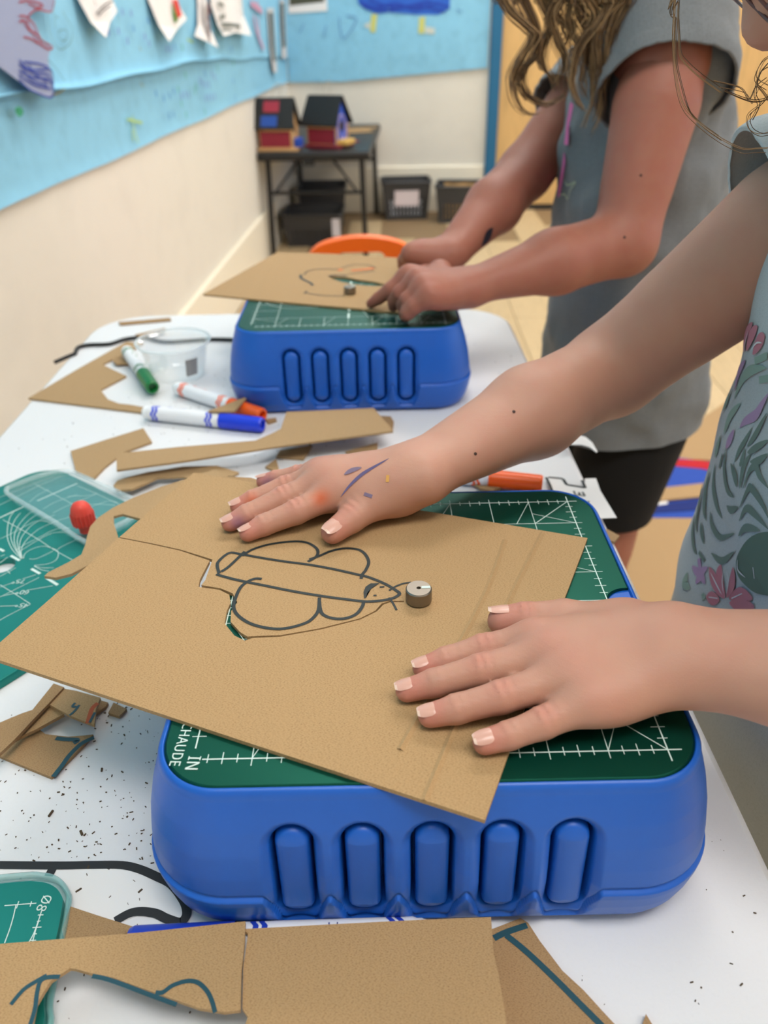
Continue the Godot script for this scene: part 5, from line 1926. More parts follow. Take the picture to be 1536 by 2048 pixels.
func make_scraps() -> void:
	var T := TABLE_TOP
	var e := 0.0003
	scrap(SC_FARLEFT, T + e, "angular brown scrap with a curved notch beneath the green marker", M.card3)
	scrap(SC_TOPSTRIP, T + e, "thin cardboard strip at the far left corner of the table", M.card2)
	scrap(SC_CABLE, T + 0.0045, "narrow cardboard sliver across the black cable", M.card2)
	scrap(SC_UNDERGREEN, T + 0.0028, "small cardboard offcut just under the green marker's plug", M.card2)
	scrap(SC_MIDLEFT, T + e, "hooked brown scrap to the left of the long strip", M.card3)
	scrap(SC_LONGBACK, T + e, "small scrap poking out behind the right end of the long strip", M.card2)
	scrap(SC_LOBE, T + 0.006, "curved cardboard offcut with a rounded tongue below the long strip", M.card3)
	scrap(SC_LONG, T + 0.018, "long brown strip lying before the far machine, widest at its right end", M.card3)
	scrap(SC_SMALL_A, T + e, "small four-sided scrap under the middle of the long strip", M.card3)
	scrap(SC_SMALL_B, T + e, "tiny triangular scrap above the far little finger", M.card3)
	scrap(SC_SMALL_C, T + e, "flat pointed scrap partly behind the far hand's knuckles", M.card3)
	scrap(SC_SMALL_D, T + e, "small triangular scrap left of the nearer child's forearm", M.card3)
	scrap(SC_CHIP, T + e, "tiny dark cardboard chip at the tip of the blue marker", M.card2)
	scrap(SC_ONMARKER, T + 0.0175, "triangular scrap resting on the orange marker", M.card3)
	scrap(SC_BEHINDSHEET, T + 0.080, "dark scrap tucked behind the top corner of the large sheet", M.card2)
	scrap(SC_CURVED, T + 0.043, "wide curving offcut leaning between the loose green plate and the large sheet", M.card3)
	scrap(SC_UNDER_LL, T + e, "brown scrap at the left edge beneath the crossing strips", M.card2)
	scrap(SC_CROSS_LL, T + 0.0045, "short strip crossing under the long one at the lower left", M.card3)
	scrap(SC_STRIP_LL, T + 0.0085, "long narrow strip running diagonally at the left edge", M.card2)
	var f := scrap(SC_FOUR, T + 0.0070, "scrap with a hand-drawn four and an orange stripe", M.card3)
	draw_on(f, MK_FOUR, 0.0008, M.teal)
	draw_on(f, MK_FOUR_RED, 0.0014, mat(Color(0.66, 0.30, 0.14), 0.7))
	draw_on(f, MK_FOUR_BLUE, 0.0008, M.teal, 0.0025)
	scrap(SC_FOURBACK, T + e, "small scrap just right of the one marked four", M.card2)
	scrap(SC_TINY_LL, T + e, "tiny torn scrap under the large sheet's lower edge", M.card2)
	var s := scrap(SC_SQUARE_LL, T + e, "squarish brown scrap with a wide blue-green marker edge", M.card2)
	draw_on(s, MK_SQUARE, 0.0014, M.teal)
	var bl := scrap(SC_BOTTOMLEFT, T + 0.0195, "creased brown offcut with dark marker curves at the lower left", M.card)
	draw_on(bl, MK_BOTTOMLEFT, 0.0009, M.teal)
	scrap(SC_BOTTOMMID, T + 0.0180, "plain rectangular brown piece in front of the near machine", M.card)
	var br := scrap(SC_BOTTOMRIGHT, T + e, "pointed brown offcut with a long dark marker line at the bottom", M.card2)
	draw_on(br, MK_BOTTOMRIGHT, 0.0014, M.teal)
	scrap(SC_BEHIND_BL, T + 0.003, "flat brown scrap between the clear plate and the paper outline", M.card2)
	scrap(SC_TIP_BR, T + e, "small scrap tip at the lower right of the table", M.card2)
	scrap(SC_RSTRIP, T + e, "straight brown strip behind the near machine, below the second orange marker", M.card3)
	scrap(SC_RTRI, T + 0.0028, "small dark triangle of cardboard under the second orange marker", M.card2)
	scrap(SC_EDGE, T + e, "small scrap at the table's right edge beside the lettered paper", M.card2)

func marker(data: Array, label: String, ink: Color, y: float, r := 0.0082) -> Node3D:
	var p := poly(data)
	var a := Vector3(p[0].x, y, p[0].y)
	var b := Vector3(p[1].x, y, p[1].y)
	var ln := (b - a).length()
	var d := (b - a) / ln
	var o := thing("felt_marker", label, "marker", a, 0.0, "felt-tip markers")
	var bs := Basis(d.cross(Vector3.UP).normalized(), d, Vector3.UP)
	bs = Basis(bs.y.cross(bs.z), bs.y, bs.z)
	o.basis = bs
	ln = maxf(ln, 0.135)
	var cap := 0.047
	var bar := MB.new()
	bar.lathe(PackedVector2Array([Vector2(r * 0.86, 0.006), Vector2(r * 0.95, 0.008), Vector2(r * 0.95, ln - cap - 0.004), Vector2(r * 0.8, ln - cap)]), 28)
	part("barrel", bar, mat(Color(0.92, 0.92, 0.93), 0.4), o)
	var plug := MB.new()
	plug.lathe(PackedVector2Array([Vector2(0, 0), Vector2(r * 0.55, 0), Vector2(r * 0.72, 0.001), Vector2(r * 0.86, 0.004), Vector2(r * 0.86, 0.007)]), 24)
	part("end_plug", plug, mat(Color(0.96, 0.96, 0.96), 0.4), o)
	var cp := MB.new()
	cp.lathe(PackedVector2Array([Vector2(r, ln - cap), Vector2(r * 1.02, ln - cap + 0.002), Vector2(r * 0.95, ln - 0.002), Vector2(r * 0.85, ln), Vector2(r * 0.6, ln), Vector2(r * 0.55, ln - 0.006), Vector2(0, ln - 0.006)]), 28)
	part("cap", cp, mat(ink, 0.35), o)
	var pmat := mat(ink, 0.5)
	# printed wavy bands near both ends of the barrel and an oval between them
	for bb in [0.014, ln - cap - 0.013]:
		for w in 2:
			var pr := MB.new()
			var path := PackedVector3Array()
			for i in 37:
				var an := TAU * i / 36.0
				var yy: float = bb + w * 0.004 + 0.0010 * sin(an * 6.0)
				path.append(Vector3(cos(an) * r * 0.962, yy, -sin(an) * r * 0.962))
			for i in 36:
				pr.quad(path[i] - Vector3.UP * 0.0013, path[i + 1] - Vector3.UP * 0.0013, path[i + 1] + Vector3.UP * 0.0013, path[i] + Vector3.UP * 0.0013)
			part("printed_band", pr, pmat, o)
	var ov := MB.new()
	for i in 20:
		var y0: float = lerpf(0.026, 0.050, i / 20.0)
		var y1: float = lerpf(0.026, 0.050, (i + 1) / 20.0)
		var w0 := 0.35 * sin(PI * i / 20.0)
		var w1 := 0.35 * sin(PI * (i + 1) / 20.0)
		var q := []
		for s in [[y0, -w0], [y0, w0], [y1, w1], [y1, -w1]]:
			var an: float = s[1] - 0.4
			q.append(Vector3(sin(an) * r * 0.964, s[0], cos(an) * r * 0.964))
		ov.quad(q[0], q[1], q[2], q[3])
	part("printed_oval", ov, pmat, o)
	return o

func make_table_things() -> void:
	var T := TABLE_TOP
	marker(MARK_BLUE, "blue capped marker lying across the table left of the long strip", Color(0.08, 0.22, 0.83), T + 0.0087)
	marker(MARK_GREEN, "green capped marker beside the clear plastic tub", Color(0.03, 0.45, 0.20), T + 0.0110)
	marker(MARK_ORANGE, "orange capped marker under a small triangle of cardboard", Color(0.95, 0.38, 0.10), T + 0.0087)
	marker([-150, -6230, 1236, -5925], "orange capped marker behind the near machine, under the child's forearm", Color(0.95, 0.36, 0.04), T + 0.0087)
	var mb2 := marker([119, -1925, -1229, -1872], "blue capped marker beneath the cardboard in front of the near machine", Color(0.12, 0.24, 0.70), T + 0.0087)
	text_on("blue", 0.004, mat(Color(0.12, 0.16, 0.45), 0.5), mb2, Vector3(0, 0.040, 0.0081), Basis(Vector3(0, -1, 0), Vector3(1, 0, 0), Vector3(0, 0, 1)))
	# clear tub
	var tub := thing("plastic_tub", "clear round plastic tub behind the green marker", "tub", Vector3(-0.268, T, -0.872))
	var tm := MB.new()
	tm.lathe(PackedVector2Array([Vector2(0, 0.0012), Vector2(0.030, 0.0012), Vector2(0.0315, 0.003), Vector2(0.0375, 0.036), Vector2(0.0385, 0.040), Vector2(0.0425, 0.0425)]), 48)
	tm.lathe(PackedVector2Array([Vector2(0.0300, 0.0), Vector2(0.0325, 0.002), Vector2(0.0385, 0.036), Vector2(0.0395, 0.040), Vector2(0.0435, 0.0425)]), 48)
	part("bowl", tm, clear(Color(0.95, 0.98, 0.98), 0.14, 0.08), tub)
	var rm := MB.new()
	var ring := PackedVector3Array()
	for i in 49:
		ring.append(Vector3(cos(TAU * i / 48.0) * 0.043, 0.0435, sin(TAU * i / 48.0) * 0.043))
	rm.tube(ring, PackedFloat32Array([0.0014]), 8)
	part("rim", rm, clear(Color(0.92, 0.96, 0.97), 0.4, 0.1), tub)
	var lb := MB.new()
	for i in 6:
		var a0 := 0.55 + i * 0.07
		var a1 := a0 + 0.07
		lb.quad(Vector3(sin(a0) * 0.0345, 0.010, cos(a0) * 0.0345), Vector3(sin(a1) * 0.0345, 0.010, cos(a1) * 0.0345), Vector3(sin(a1) * 0.0385, 0.031, cos(a1) * 0.0385), Vector3(sin(a0) * 0.0385, 0.031, cos(a0) * 0.0385))
	part("barcode_label", lb, mat(Color(0.62, 0.62, 0.60), 0.7), tub)
	# cable of the far machine
	var cb := MB.new()
	var cp := PackedVector3Array()
	for a in smooth2(poly(CABLE), 6):
		cp.append(Vector3(a.x, T + 0.0028, a.y))
	cp.append(cp[cp.size() - 1] + Vector3(-0.02, -0.004, 0.02))
	cb.tube(cp, PackedFloat32Array([0.0026]), 8)
	tag(part("power_cable", cb, M.black, self), "black power cable curving away behind the clear tub", "cable")
	# loose green plate with the clear circle arm
	var gp := thing("cutting_plate", "loose green ruled plate lying flat at the left edge of the table", "plate", Vector3(-0.3090, T + 0.0058, -0.4783), deg_to_rad(-36.0))
	part("plate", plate_mesh(0.1163, 0.0275, 0.0055, true), M.green_soft, gp)
	var gpos := gp.transform.affine_inverse()
	var lines := MB.new()
	for q in [[GUIDE_A_LINES, 0.00022], [GUIDE_A_BOLD, 0.0011], [GUIDE_A_THIN, 0.0007]]:
		for l in q[0]:
			var pts := PackedVector3Array()
			for a in smooth2(poly(l)):
				var w := gpos * Vector3(a.x, T + 0.0062, a.y)
				pts.append(Vector3(w.x, 0.00025, w.z))
			lines.ribbon(pts, q[1], Vector3.UP)
	part("printed_ruler", lines, M.print, gp)
	var tp := poly(GUIDE_A_TXT)
	var words := ["75°", "60°", "45°"]
	for i in 3:
		var w := gpos * Vector3(tp[i].x, 0, tp[i].y)
		text_on(words[i], 0.0046, M.print, gp, Vector3(w.x, 0.0003, w.z), Basis(Vector3.UP, PI + 0.65 - i * 0.12) * Basis(Vector3.RIGHT, -PI / 2))
	# clear arm: a tray with raised rims, held by a ribbed red knob
	var arm := thing("circle_jig", "clear plastic circle guide with a red knob on the loose green plate", "guide", Vector3(-0.28, T + 0.0064, -0.56))
	var ac := Vector2(-0.28, -0.56)
	var ol := PackedVector2Array()
	for a in [[-3490, -5826], [-3468, -5877], [-3290, -6067], [-3172, -6132], [-3095, -6146], [-3007, -6126], [-2904, -6061], [-2332, -5662], [-2180, -5510], [-2260, -5300], [-2433, -5099], [-2502, -5003], [-2852, -5289], [-3384, -5700], [-3468, -5780]]:
		ol.append(Vector2(a[0], a[1]) / 10000.0 - ac)
	var sheet := MB.new()
	sheet.slab(ol, 0.0004, 0.0022)
	part("tray", sheet, clear(Color(0.85, 0.95, 0.95), 0.03), arm)
	var rim := MB.new()
	var loop := PackedVector3Array()
	for a in ol:
		loop.append(Vector3(a.x, 0.0062, a.y))
	loop.append(loop[0])
	rim.tube(smooth3(loop, 3), PackedFloat32Array([0.0021]), 6, Vector3.UP, 1.0)
	for a in ol.size():
		var p0 := Vector3(ol[a].x, 0.0006, ol[a].y)
		var p1 := Vector3(ol[(a + 1) % ol.size()].x, 0.0006, ol[(a + 1) % ol.size()].y)
		rim.quad(p0, p1, p1 + Vector3.UP * 0.0055, p0 + Vector3.UP * 0.0055)
	part("rim", rim, clear(Color(0.92, 0.97, 0.97), 0.20, 0.08), arm)
	var kb := MB.new()
	kb.t = Transform3D(Basis(), Vector3(0.0225, 0.0026, 0.0385))
	kb.lathe(PackedVector2Array([Vector2(0, 0), Vector2(0.0052, 0), Vector2(0.0052, 0.006), Vector2(0.0074, 0.007)]), 24)
	var kp := PackedVector3Array()
	var nk := 72
	for e in [[0.0080, 0.007, 1.0], [0.0086, 0.009, 1.0], [0.0088, 0.017, 0.8], [0.0085, 0.0185, 0.0], [0.0076, 0.0225, 0.0], [0.0056, 0.0255, 0.0], [0.0028, 0.0270, 0.0], [0.0002, 0.0274, 0.0]]:
		for i in nk:
			var an := TAU * i / nk
			var rr: float = e[0] + 0.0008 * e[2] * (1.0 if i % 4 < 2 else -1.0)
			kp.append(Vector3(cos(an) * rr, e[1], -sin(an) * rr))
	kb.grid(kp, nk, 8, true)
	part("knob", kb, mat(Color(0.88, 0.27, 0.21), 0.5), arm)
	# second guide at the lower left, with a clear edge
	var g2 := thing("circle_plate", "green ruled plate with a clear rim at the lower left corner", "plate", Vector3(-0.19, T, -0.18))
	var gc := Vector2(-0.19, -0.18)
	var go := PackedVector2Array()
	for a in smooth2(poly(GUIDE_B), 4):
		go.append(a - gc)
	var gi := PackedVector2Array()
	for a in smooth2(poly(GUIDE_B_IN), 4):
		gi.append(a - gc)
	var gm := MB.new()
	gm.slab(gi, 0.0004, 0.0094)
	part("plate", gm, M.green_soft, g2)
	var gr := MB.new()
	gr.slab(go, 0.0003, 0.0016)
	var lp := PackedVector3Array()
	for a in go:
		lp.append(Vector3(a.x, 0.0052, a.y))
	gr.tube(lp, PackedFloat32Array([0.0014]), 8, Vector3.UP, 1.6)
	part("clear_rim", gr, clear(Color(0.55, 0.80, 0.78), 0.42, 0.1), g2)
	part("printed_ruler", strokes(GUIDE_B_LINES, 0.0100, 0.00022, gc), M.print, g2)
	var t2 := poly(GUIDE_B_TXT)
	text_on("Ø8", 0.0042, M.print, g2, Vector3((t2[0].x + t2[1].x) / 2 - gc.x, 0.0101, (t2[0].y + t2[1].y) / 2 - gc.y), Basis(Vector3.UP, -PI / 2 - 0.15) * Basis(Vector3.RIGHT, -PI / 2))
	# white cut-out paper with a dark outline
	var pa := MB.new()
	pa.slab(smooth2(poly(PAPER_ARROW), 3), T + 0.0002, 0.0003)
	var po := part("paper_cutout", pa, M.paper_white, self)
	tag(po, "white paper cut-out with a thick dark outline left of the near machine", "paper")
	part("printed_outline", strokes(PAPER_LINES, T + 0.0007, 0.0022), mat(Color(0.14, 0.14, 0.15), 0.6), po)
	# lettered paper that sticks out over the table edge
	var pk := MB.new()
	pk.slab(poly(PAPER_KEY), T + 0.0032, 0.0004)
	var ko := part("lettered_paper", pk, M.paper_white, self)
	tag(ko, "white paper piece with black block letters at the table's right edge", "paper")
	part("lettering", strokes(PAPER_KEY_LINES, T + 0.0038, 0.0013, Vector2.ZERO, false), M.ink, ko)
	part("lettering", strokes(PAPER_KEY_TEXT, T + 0.0038, 0.0009, Vector2.ZERO, false), M.ink, ko)
	var pc := MB.new()
	var cl := poly(PAPER_CURL)
	pc.slab(cl, T + 0.006, 0.0008, func(q: Vector2) -> float: return maxf(0.0, q.x - 0.13) * 0.10)
	tag(part("curled_paper", pc, M.paper_white, self), "curled white paper offcut at the table edge before the black shorts", "paper")

# ------------------------------------------------------------------ room behind
func make_background() -> void:
	var o := thing("side_table", "small black folding table in the far corner carrying two birdhouses", "table", Vector3(-0.372, 0, -4.28), deg_to_rad(-1.4))
	var tp := MB.new()
	tp.cbox(Vector3(0, 0.457, 0), Vector3(0.50, 0.036, 1.10), 0.008)
	part("tabletop", tp, mat(Color(0.055, 0.06, 0.065), 0.45), o)
	var lm := mat(Color(0.025, 0.025, 0.027), 0.4)
	for sx in [-1.0, 1.0]:
		for sz in [-1.0, 1.0]:
			var lg := MB.new()
			lg.tube(PackedVector3Array([Vector3(sx * 0.212, 0.44, sz * 0.50), Vector3(sx * 0.220, 0.0, sz * 0.52)]), PackedFloat32Array([0.0125]), 10)
			part("leg", lg, lm, o)
	for sz in [-1.0, 1.0]:
		var cr := MB.new()
		cr.tube(PackedVector3Array([Vector3(-0.215, 0.30, sz * 0.507), Vector3(0.215, 0.30, sz * 0.507)]), PackedFloat32Array([0.008]), 8)
		part("crossbar", cr, lm, o)
		for sx in [-1.0, 1.0]:
			var br := MB.new()
			br.tube(PackedVector3Array([Vector3(sx * 0.19, 0.30, sz * 0.507), Vector3(sx * 0.08, 0.43, sz * 0.46)]), PackedFloat32Array([0.006]), 8)
			part("brace", br, lm, o)
	var lt := MB.new()
	lt.cbox(Vector3(-0.02, 0.432, 0.545), Vector3(0.05, 0.024, 0.02), 0.003)
	part("latch", lt, lm, o)
	birdhouse(Vector3(-0.545, 0.475, -3.85), -0.10, false)
	birdhouse(Vector3(-0.330, 0.475, -3.93), -0.40, true)
	# flat pieces beside the birdhouses
	for q in [[Vector3(-0.225, 0.4755, -4.45), Vector3(0.16, 0.004, 0.10), 0.3, M.card, "piece of cardboard on the black side table", "cardboard_piece"], [Vector3(-0.20, 0.482, -4.52), Vector3(0.17, 0.004, 0.02), 0.5, M.wood, "wooden stick on top of the cardboard on the side table", "wooden_stick"], [Vector3(-0.26, 0.476, -4.05), Vector3(0.13, 0.004, 0.012), 0.05, mat(Color(0.72, 0.16, 0.22), 0.6), "red craft stick on the black side table", "craft_stick"]]:
		var mb := MB.new()
		mb.cbox(Vector3(0, q[1].y / 2, 0), q[1], 0.001)
		var p := part(q[5], mb, q[3], self)
		p.position = q[0]
		p.rotation.y = q[2]
		tag(p, q[4], "craft supply")
	# baskets
	basket(Vector3(-0.440, 0, -4.13), Vector2(0.30, 0.27), 0.155, "dark basket on the floor under the side table, nearest the wall", 0.0, 1)
	basket(Vector3(-0.430, 0, -4.57), Vector2(0.26, 0.24), 0.20, "dark basket farther back under the side table", 0.05, 2)
	basket(Vector3(0.03, 0, -4.70), Vector2(0.275, 0.20), 0.20, "dark basket with a white label beside the side table", 0.06, 3)
	basket(Vector3(0.335, 0, -4.60), Vector2(0.27, 0.22), 0.19, "dark basket heaped with cardboard next to the blue door frame", -0.12, 4)
	# orange chair
	var ch := thing("child_chair", "orange plastic child's chair behind the far machine", "chair", Vector3(-0.085, 0, -1.72), deg_to_rad(1.5))
	var bk := MB.new()
	var pts := PackedVector3Array()
	# back shell with a grip slot near its upper edge
	var outer := PackedVector2Array()
	var w := 0.124
	for i in 25:
		var u := i / 24.0 * 2.0 - 1.0
		outer.append(Vector2(u * w, 0.305 - 0.022 * u * u - 0.035 * pow(absf(u), 8.0)))
	outer.append(Vector2(w * 0.93, 0.0))
	outer.append(Vector2(-w * 0.93, 0.0))
	var slot := PackedVector2Array()
	for a in round_rect(0.05, 0.0125, 0.0122, 6):
		slot.append(Vector2(a.x, a.y + 0.262))
	bk.t = Transform3D(Basis(Vector3(1, 0, 0), Vector3(0, 0.12, -0.99), Vector3(0, 0.99, 0.12)), Vector3(0, 0.275, 0.0))
	bk.slab(outer, -0.012, 0.02, func(q: Vector2) -> float: return -q.x * q.x * 1.1, false, slot)
	part("backrest", bk, M.orange, ch)
	var st := MB.new()
	st.cbox(Vector3(0, 0.275, -0.15), Vector3(0.26, 0.022, 0.27), 0.01)
	part("seat", st, M.orange, ch)
	for sx in [-1.0, 1.0]:
		for sz in [0.0, -0.27]:
			var lg := MB.new()
			lg.tube(PackedVector3Array([Vector3(sx * 0.10, 0.268, -0.03 + sz * 0.85), Vector3(sx * 0.13, 0.0, sz)]), PackedFloat32Array([0.009]), 8)
			part("leg", lg, M.steel, ch)

func birdhouse(at: Vector3, turn: float, blue_front: bool) -> void:
	var o := thing("birdhouse", "painted birdhouse with a black roof and a blue front round its hole" if blue_front else "painted birdhouse with red and blue patches on its black roof", "birdhouse", at, turn, "painted birdhouses")
	var wood := mat(Color(0.83, 0.66, 0.45), 0.7)
	var red := mat(Color(0.55, 0.12, 0.20), 0.7)
	var bs := MB.new()
	bs.cbox(Vector3(0.005, 0.006, 0), Vector3(0.18, 0.012, 0.15), 0.001)
	part("base", bs, red if blue_front else wood, o)
	# side walls painted red with bare edges
	for s in [-1.0, 1.0]:
		var body := MB.new()
		body.cbox(Vector3(0, 0.052, s * 0.058), Vector3(0.150, 0.080, 0.008), 0.001)
		part("side_wall", body, wood, o)
	var pt := MB.new()
	pt.cbox(Vector3(-0.003, 0.047, 0.0625), Vector3(0.135, 0.062, 0.002))
	part("red_paint", pt, red, o)
	for s in [-1.0, 1.0]:
		var g := MB.new()
		var poly_ := PackedVector2Array([Vector2(-0.062, 0.0), Vector2(0.062, 0.0), Vector2(0.062, 0.082), Vector2(0.0, 0.178), Vector2(-0.062, 0.082)])
		g.t = Transform3D(Basis(Vector3(0, 0, 1), Vector3(1, 0, 0), Vector3(0, 1, 0)), Vector3(s * 0.066, 0.012, 0))
		g.slab(poly_, -0.004, 0.008)
		part("gable_wall", g, mat(Color(0.12, 0.32, 0.75), 0.6) if blue_front and s > 0 else wood, o)
	if blue_front:
		var hole := MB.new()
		hole.t = Transform3D(Basis(Vector3(0, 1, 0), Vector3(1, 0, 0), Vector3(0, 0, -1)), Vector3(0.0705, 0.085, 0))
		hole.lathe(PackedVector2Array([Vector2(0, 0.0006), Vector2(0.022, 0.0006), Vector2(0.022, 0)]), 28)
		part("entrance", hole, M.black, o)
		var rg := MB.new()
		var loop := PackedVector3Array()
		for i in 29:
			var an := TAU * i / 28.0
			loop.append(Vector3(0.0712, 0.080 + sin(an) * 0.050, cos(an) * 0.034))
		rg.tube(loop, PackedFloat32Array([0.0045]), 6)
		part("paint_ring", rg, mat(Color(0.62, 0.58, 0.78), 0.6), o)
		var pc := MB.new()
		pc.cbox(Vector3(0.095, 0.022, 0.01), Vector3(0.05, 0.02, 0.09), 0.002)
		part("porch", pc, mat(Color(0.84, 0.68, 0.36), 0.7), o)
	else:
		var hole := MB.new()
		hole.t = Transform3D(Basis(Vector3(0, 1, 0), Vector3(1, 0, 0), Vector3(0, 0, -1)), Vector3(0.0705, 0.085, 0))
		hole.lathe(PackedVector2Array([Vector2(0, 0.0006), Vector2(0.020, 0.0006), Vector2(0.020, 0)]), 28)
		part("entrance", hole, M.black, o)
		var pc := MB.new()
		pc.cbox(Vector3(0.092, 0.030, 0.02), Vector3(0.032, 0.036, 0.05), 0.002)
		part("porch", pc, mat(Color(0.10, 0.28, 0.70), 0.6), o)
	for s in [-1.0, 1.0]:
		var rf := MB.new()
		var a := Vector3(-0.090, 0.202, s * 0.004)
		var b := Vector3(-0.098, 0.088, s * 0.082)
		var c := Vector3(0.088, 0.088, s * 0.082)
		var d := Vector3(0.080, 0.202, s * 0.004)
		var up := Vector3(0, 0.006, s * 0.004)
		if s > 0:
			rf.quad(a + up, b + up, c + up, d + up)
			rf.quad(d, c, b, a)
		else:
			rf.quad(d + up, c + up, b + up, a + up)
			rf.quad(a, b, c, d)
		rf.quad(b, c, c + up, b + up)
		rf.quad(c, d, d + up, c + up)
		rf.quad(a, b, b + up, a + up)
		rf.quad(d, a, a + up, d + up)
		var roof := part("roof_panel", rf, mat(Color(0.035, 0.04, 0.045), 0.55), o)
		if s > 0 and not blue_front:
			for q in [[0.12, 0.48, -0.052, 0.018, Color(0.60, 0.14, 0.22)], [0.60, 0.95, -0.060, 0.012, Color(0.08, 0.27, 0.60)]]:
				var pm := MB.new()
				var f := func(u: float, v: float) -> Vector3: return a.lerp(b, v) + Vector3(u - a.lerp(b, v).x, 0, 0) + up + Vector3(0, 0.0006, 0.0008)
				pm.quad(f.call(q[2], q[0]), f.call(q[2], q[1]), f.call(q[3], q[1]), f.call(q[3], q[0]))
				part("paint_patch", pm, mat(q[4], 0.6), roof)
	var wr := MB.new()
	wr.tube(smooth3(PackedVector3Array([Vector3(-0.02, 0.20, 0), Vector3(-0.01, 0.245, 0), Vector3(0.015, 0.262, 0), Vector3(0.025, 0.245, 0), Vector3(0.01, 0.20, 0)]), 5), PackedFloat32Array([0.0018]), 6)
	part("hanging_wire", wr, mat(Color(0.80, 0.77, 0.70), 0.4), o)

func basket(at: Vector3, s: Vector2, h: float, label: String, turn: float, kind: int) -> void:
	var o := thing("storage_basket", label, "basket", at, turn, "dark plastic baskets along the wall")
	var m := mat(Color(0.23, 0.23, 0.235), 0.45)
	var th := 0.003
	var bt := MB.new()
	bt.cbox(Vector3(0, 0.003, 0), Vector3(s.x * 0.84, 0.006, s.y * 0.84), 0.001)
	part("bottom", bt, m, o)
	for side in 4:
		var along := s.x if side % 2 == 0 else s.y
		var away := s.y if side % 2 == 0 else s.x
		var wm := MB.new()
		wm.t = Transform3D(Basis(Vector3.UP, side * PI / 2), Vector3.ZERO)
		var f := func(u: float, v: float, d: float) -> Vector3:
			var k := lerpf(0.84, 0.98, v)
			return Vector3(u * along * 0.5 * k, v * h, away * 0.5 * k - d)
		# solid bands and, between them, three rows of slots between bars
		var bands := [[0.0, 0.14], [0.24, 0.29], [0.39, 0.44], [0.54, 1.0]]
		for b in bands:
			wm.quad(f.call(-1, b[0], 0), f.call(1, b[0], 0), f.call(1, b[1], 0), f.call(-1, b[1], 0))
			wm.quad(f.call(1, b[0], th), f.call(-1, b[0], th), f.call(-1, b[1], th), f.call(1, b[1], th))
			wm.quad(f.call(-1, b[1], 0), f.call(1, b[1], 0), f.call(1, b[1], th), f.call(-1, b[1], th))
		var nb := 12
		for i in nb:
			for g in [[0.14, 0.24], [0.29, 0.39], [0.44, 0.54]]:
				var u0 := -1.0 + 2.0 * i / nb
				var u1 := u0 + 0.085
				if i == 0 or i == nb - 1:
					u1 = u0 + 2.0 / nb
				wm.quad(f.call(u0, g[0], 0), f.call(u1, g[0], 0), f.call(u1, g[1], 0), f.call(u0, g[1], 0))
				wm.quad(f.call(u1, g[0], th), f.call(u0, g[0], th), f.call(u0, g[1], th), f.call(u1, g[1], th))
		part("side_panel", wm, m, o)
	var rim := MB.new()
	var loop := PackedVector3Array()
	for a in round_rect(s.x * 0.5, s.y * 0.5, 0.025, 5):
		loop.append(Vector3(a.x, h, a.y))
	loop.append(loop[0])
	rim.tube(loop, PackedFloat32Array([0.006]), 8, Vector3.UP, 1.3)
	part("rim", rim, m, o)
	if kind == 3:
		var lb := MB.new()
		lb.cbox(Vector3(0, h * 0.60, s.y * 0.472), Vector3(0.135, 0.082, 0.0015))
		part("paper_label", lb, mat(Color(0.88, 0.83, 0.84), 0.8), o)
	if kind == 1:
		var lb := MB.new()
		lb.cbox(Vector3(s.x * 0.40, h * 0.62, s.y * 0.485), Vector3(0.04, 0.085, 0.0015))
		part("paper_label", lb, mat(Color(0.88, 0.86, 0.88), 0.8), o)
	# what lies inside
	var fills := {1: [[Color(0.30, 0.30, 0.31), 0.7]], 2: [[Color(0.55, 0.52, 0.60), 0.86], [Color(0.15, 0.45, 0.52), 0.5]], 3: [[Color(0.85, 0.86, 0.88), 0.80]], 4: [[Color(0.74, 0.58, 0.36), 1.02], [Color(0.86, 0.86, 0.88), 0.75], [Color(0.14, 0.35, 0.45), 0.5]]}
	var names := ["craft_paper", "craft_paper", "craft_paper"]
	var i := 0
	for q in fills[kind]:
		var c := MB.new()
		var wd := s.x * (0.66 - i * 0.1)
		var hh: float = h * q[1]
		var pts := PackedVector3Array()
		for v in 5:
			for u in 9:
				pts.append(Vector3((u / 8.0 - 0.5) * wd, 0.008 + hh * v / 4.0, sin(u * 1.3 + i + kind) * 0.012 + (0.05 - i * 0.05) * s.y / 0.2 - v * 0.006))
		c.grid(pts, 9, 5)
		var p := part("craft_sheet", c, mat(q[0], 0.8), self)
		p.position = at
		p.rotation.y = turn
		tag(p, ["grey sheets standing in the basket nearest the wall", "", ""][0] if kind == 1 else (["lilac crumpled sheet in the rear basket under the side table", "teal sheet in the rear basket under the side table"][i] if kind == 2 else ("white sheet standing in the labelled basket" if kind == 3 else ["tan cardboard sheet sticking out of the basket by the door frame", "white paper standing in the basket by the door frame", "teal sheet low in the basket by the door frame"][i])), "craft supply", "sheets in the baskets")
		i += 1

# ------------------------------------------------------------------ coverings and drawings on the walls
func wall_poly(l: Array, off: float, far: bool, grow := 0.0) -> PackedVector3Array:
	var r := PackedVector3Array()
	for i in range(0, l.size(), 2):
		var u: float = l[i] / 1000.0
		var y: float = l[i + 1] / 1000.0
		r.append(Vector3(u, y, -4.85 + off) if far else on_wall(u, y, off))
	return r

func wall_lines(lists: Array, off: float, w: float, far := false, curve := true) -> MB:
	var mb := MB.new()
	var k := 0
	for l in lists:
		var p := wall_poly(l, off + k * 0.00004, far)
		if curve:
			p = smooth3(p, 5)
		mb.ribbon(p, w, Vector3(0, 0, 1) if far else Vector3(1, 0, 0.025).normalized())
		k += 1
	return mb

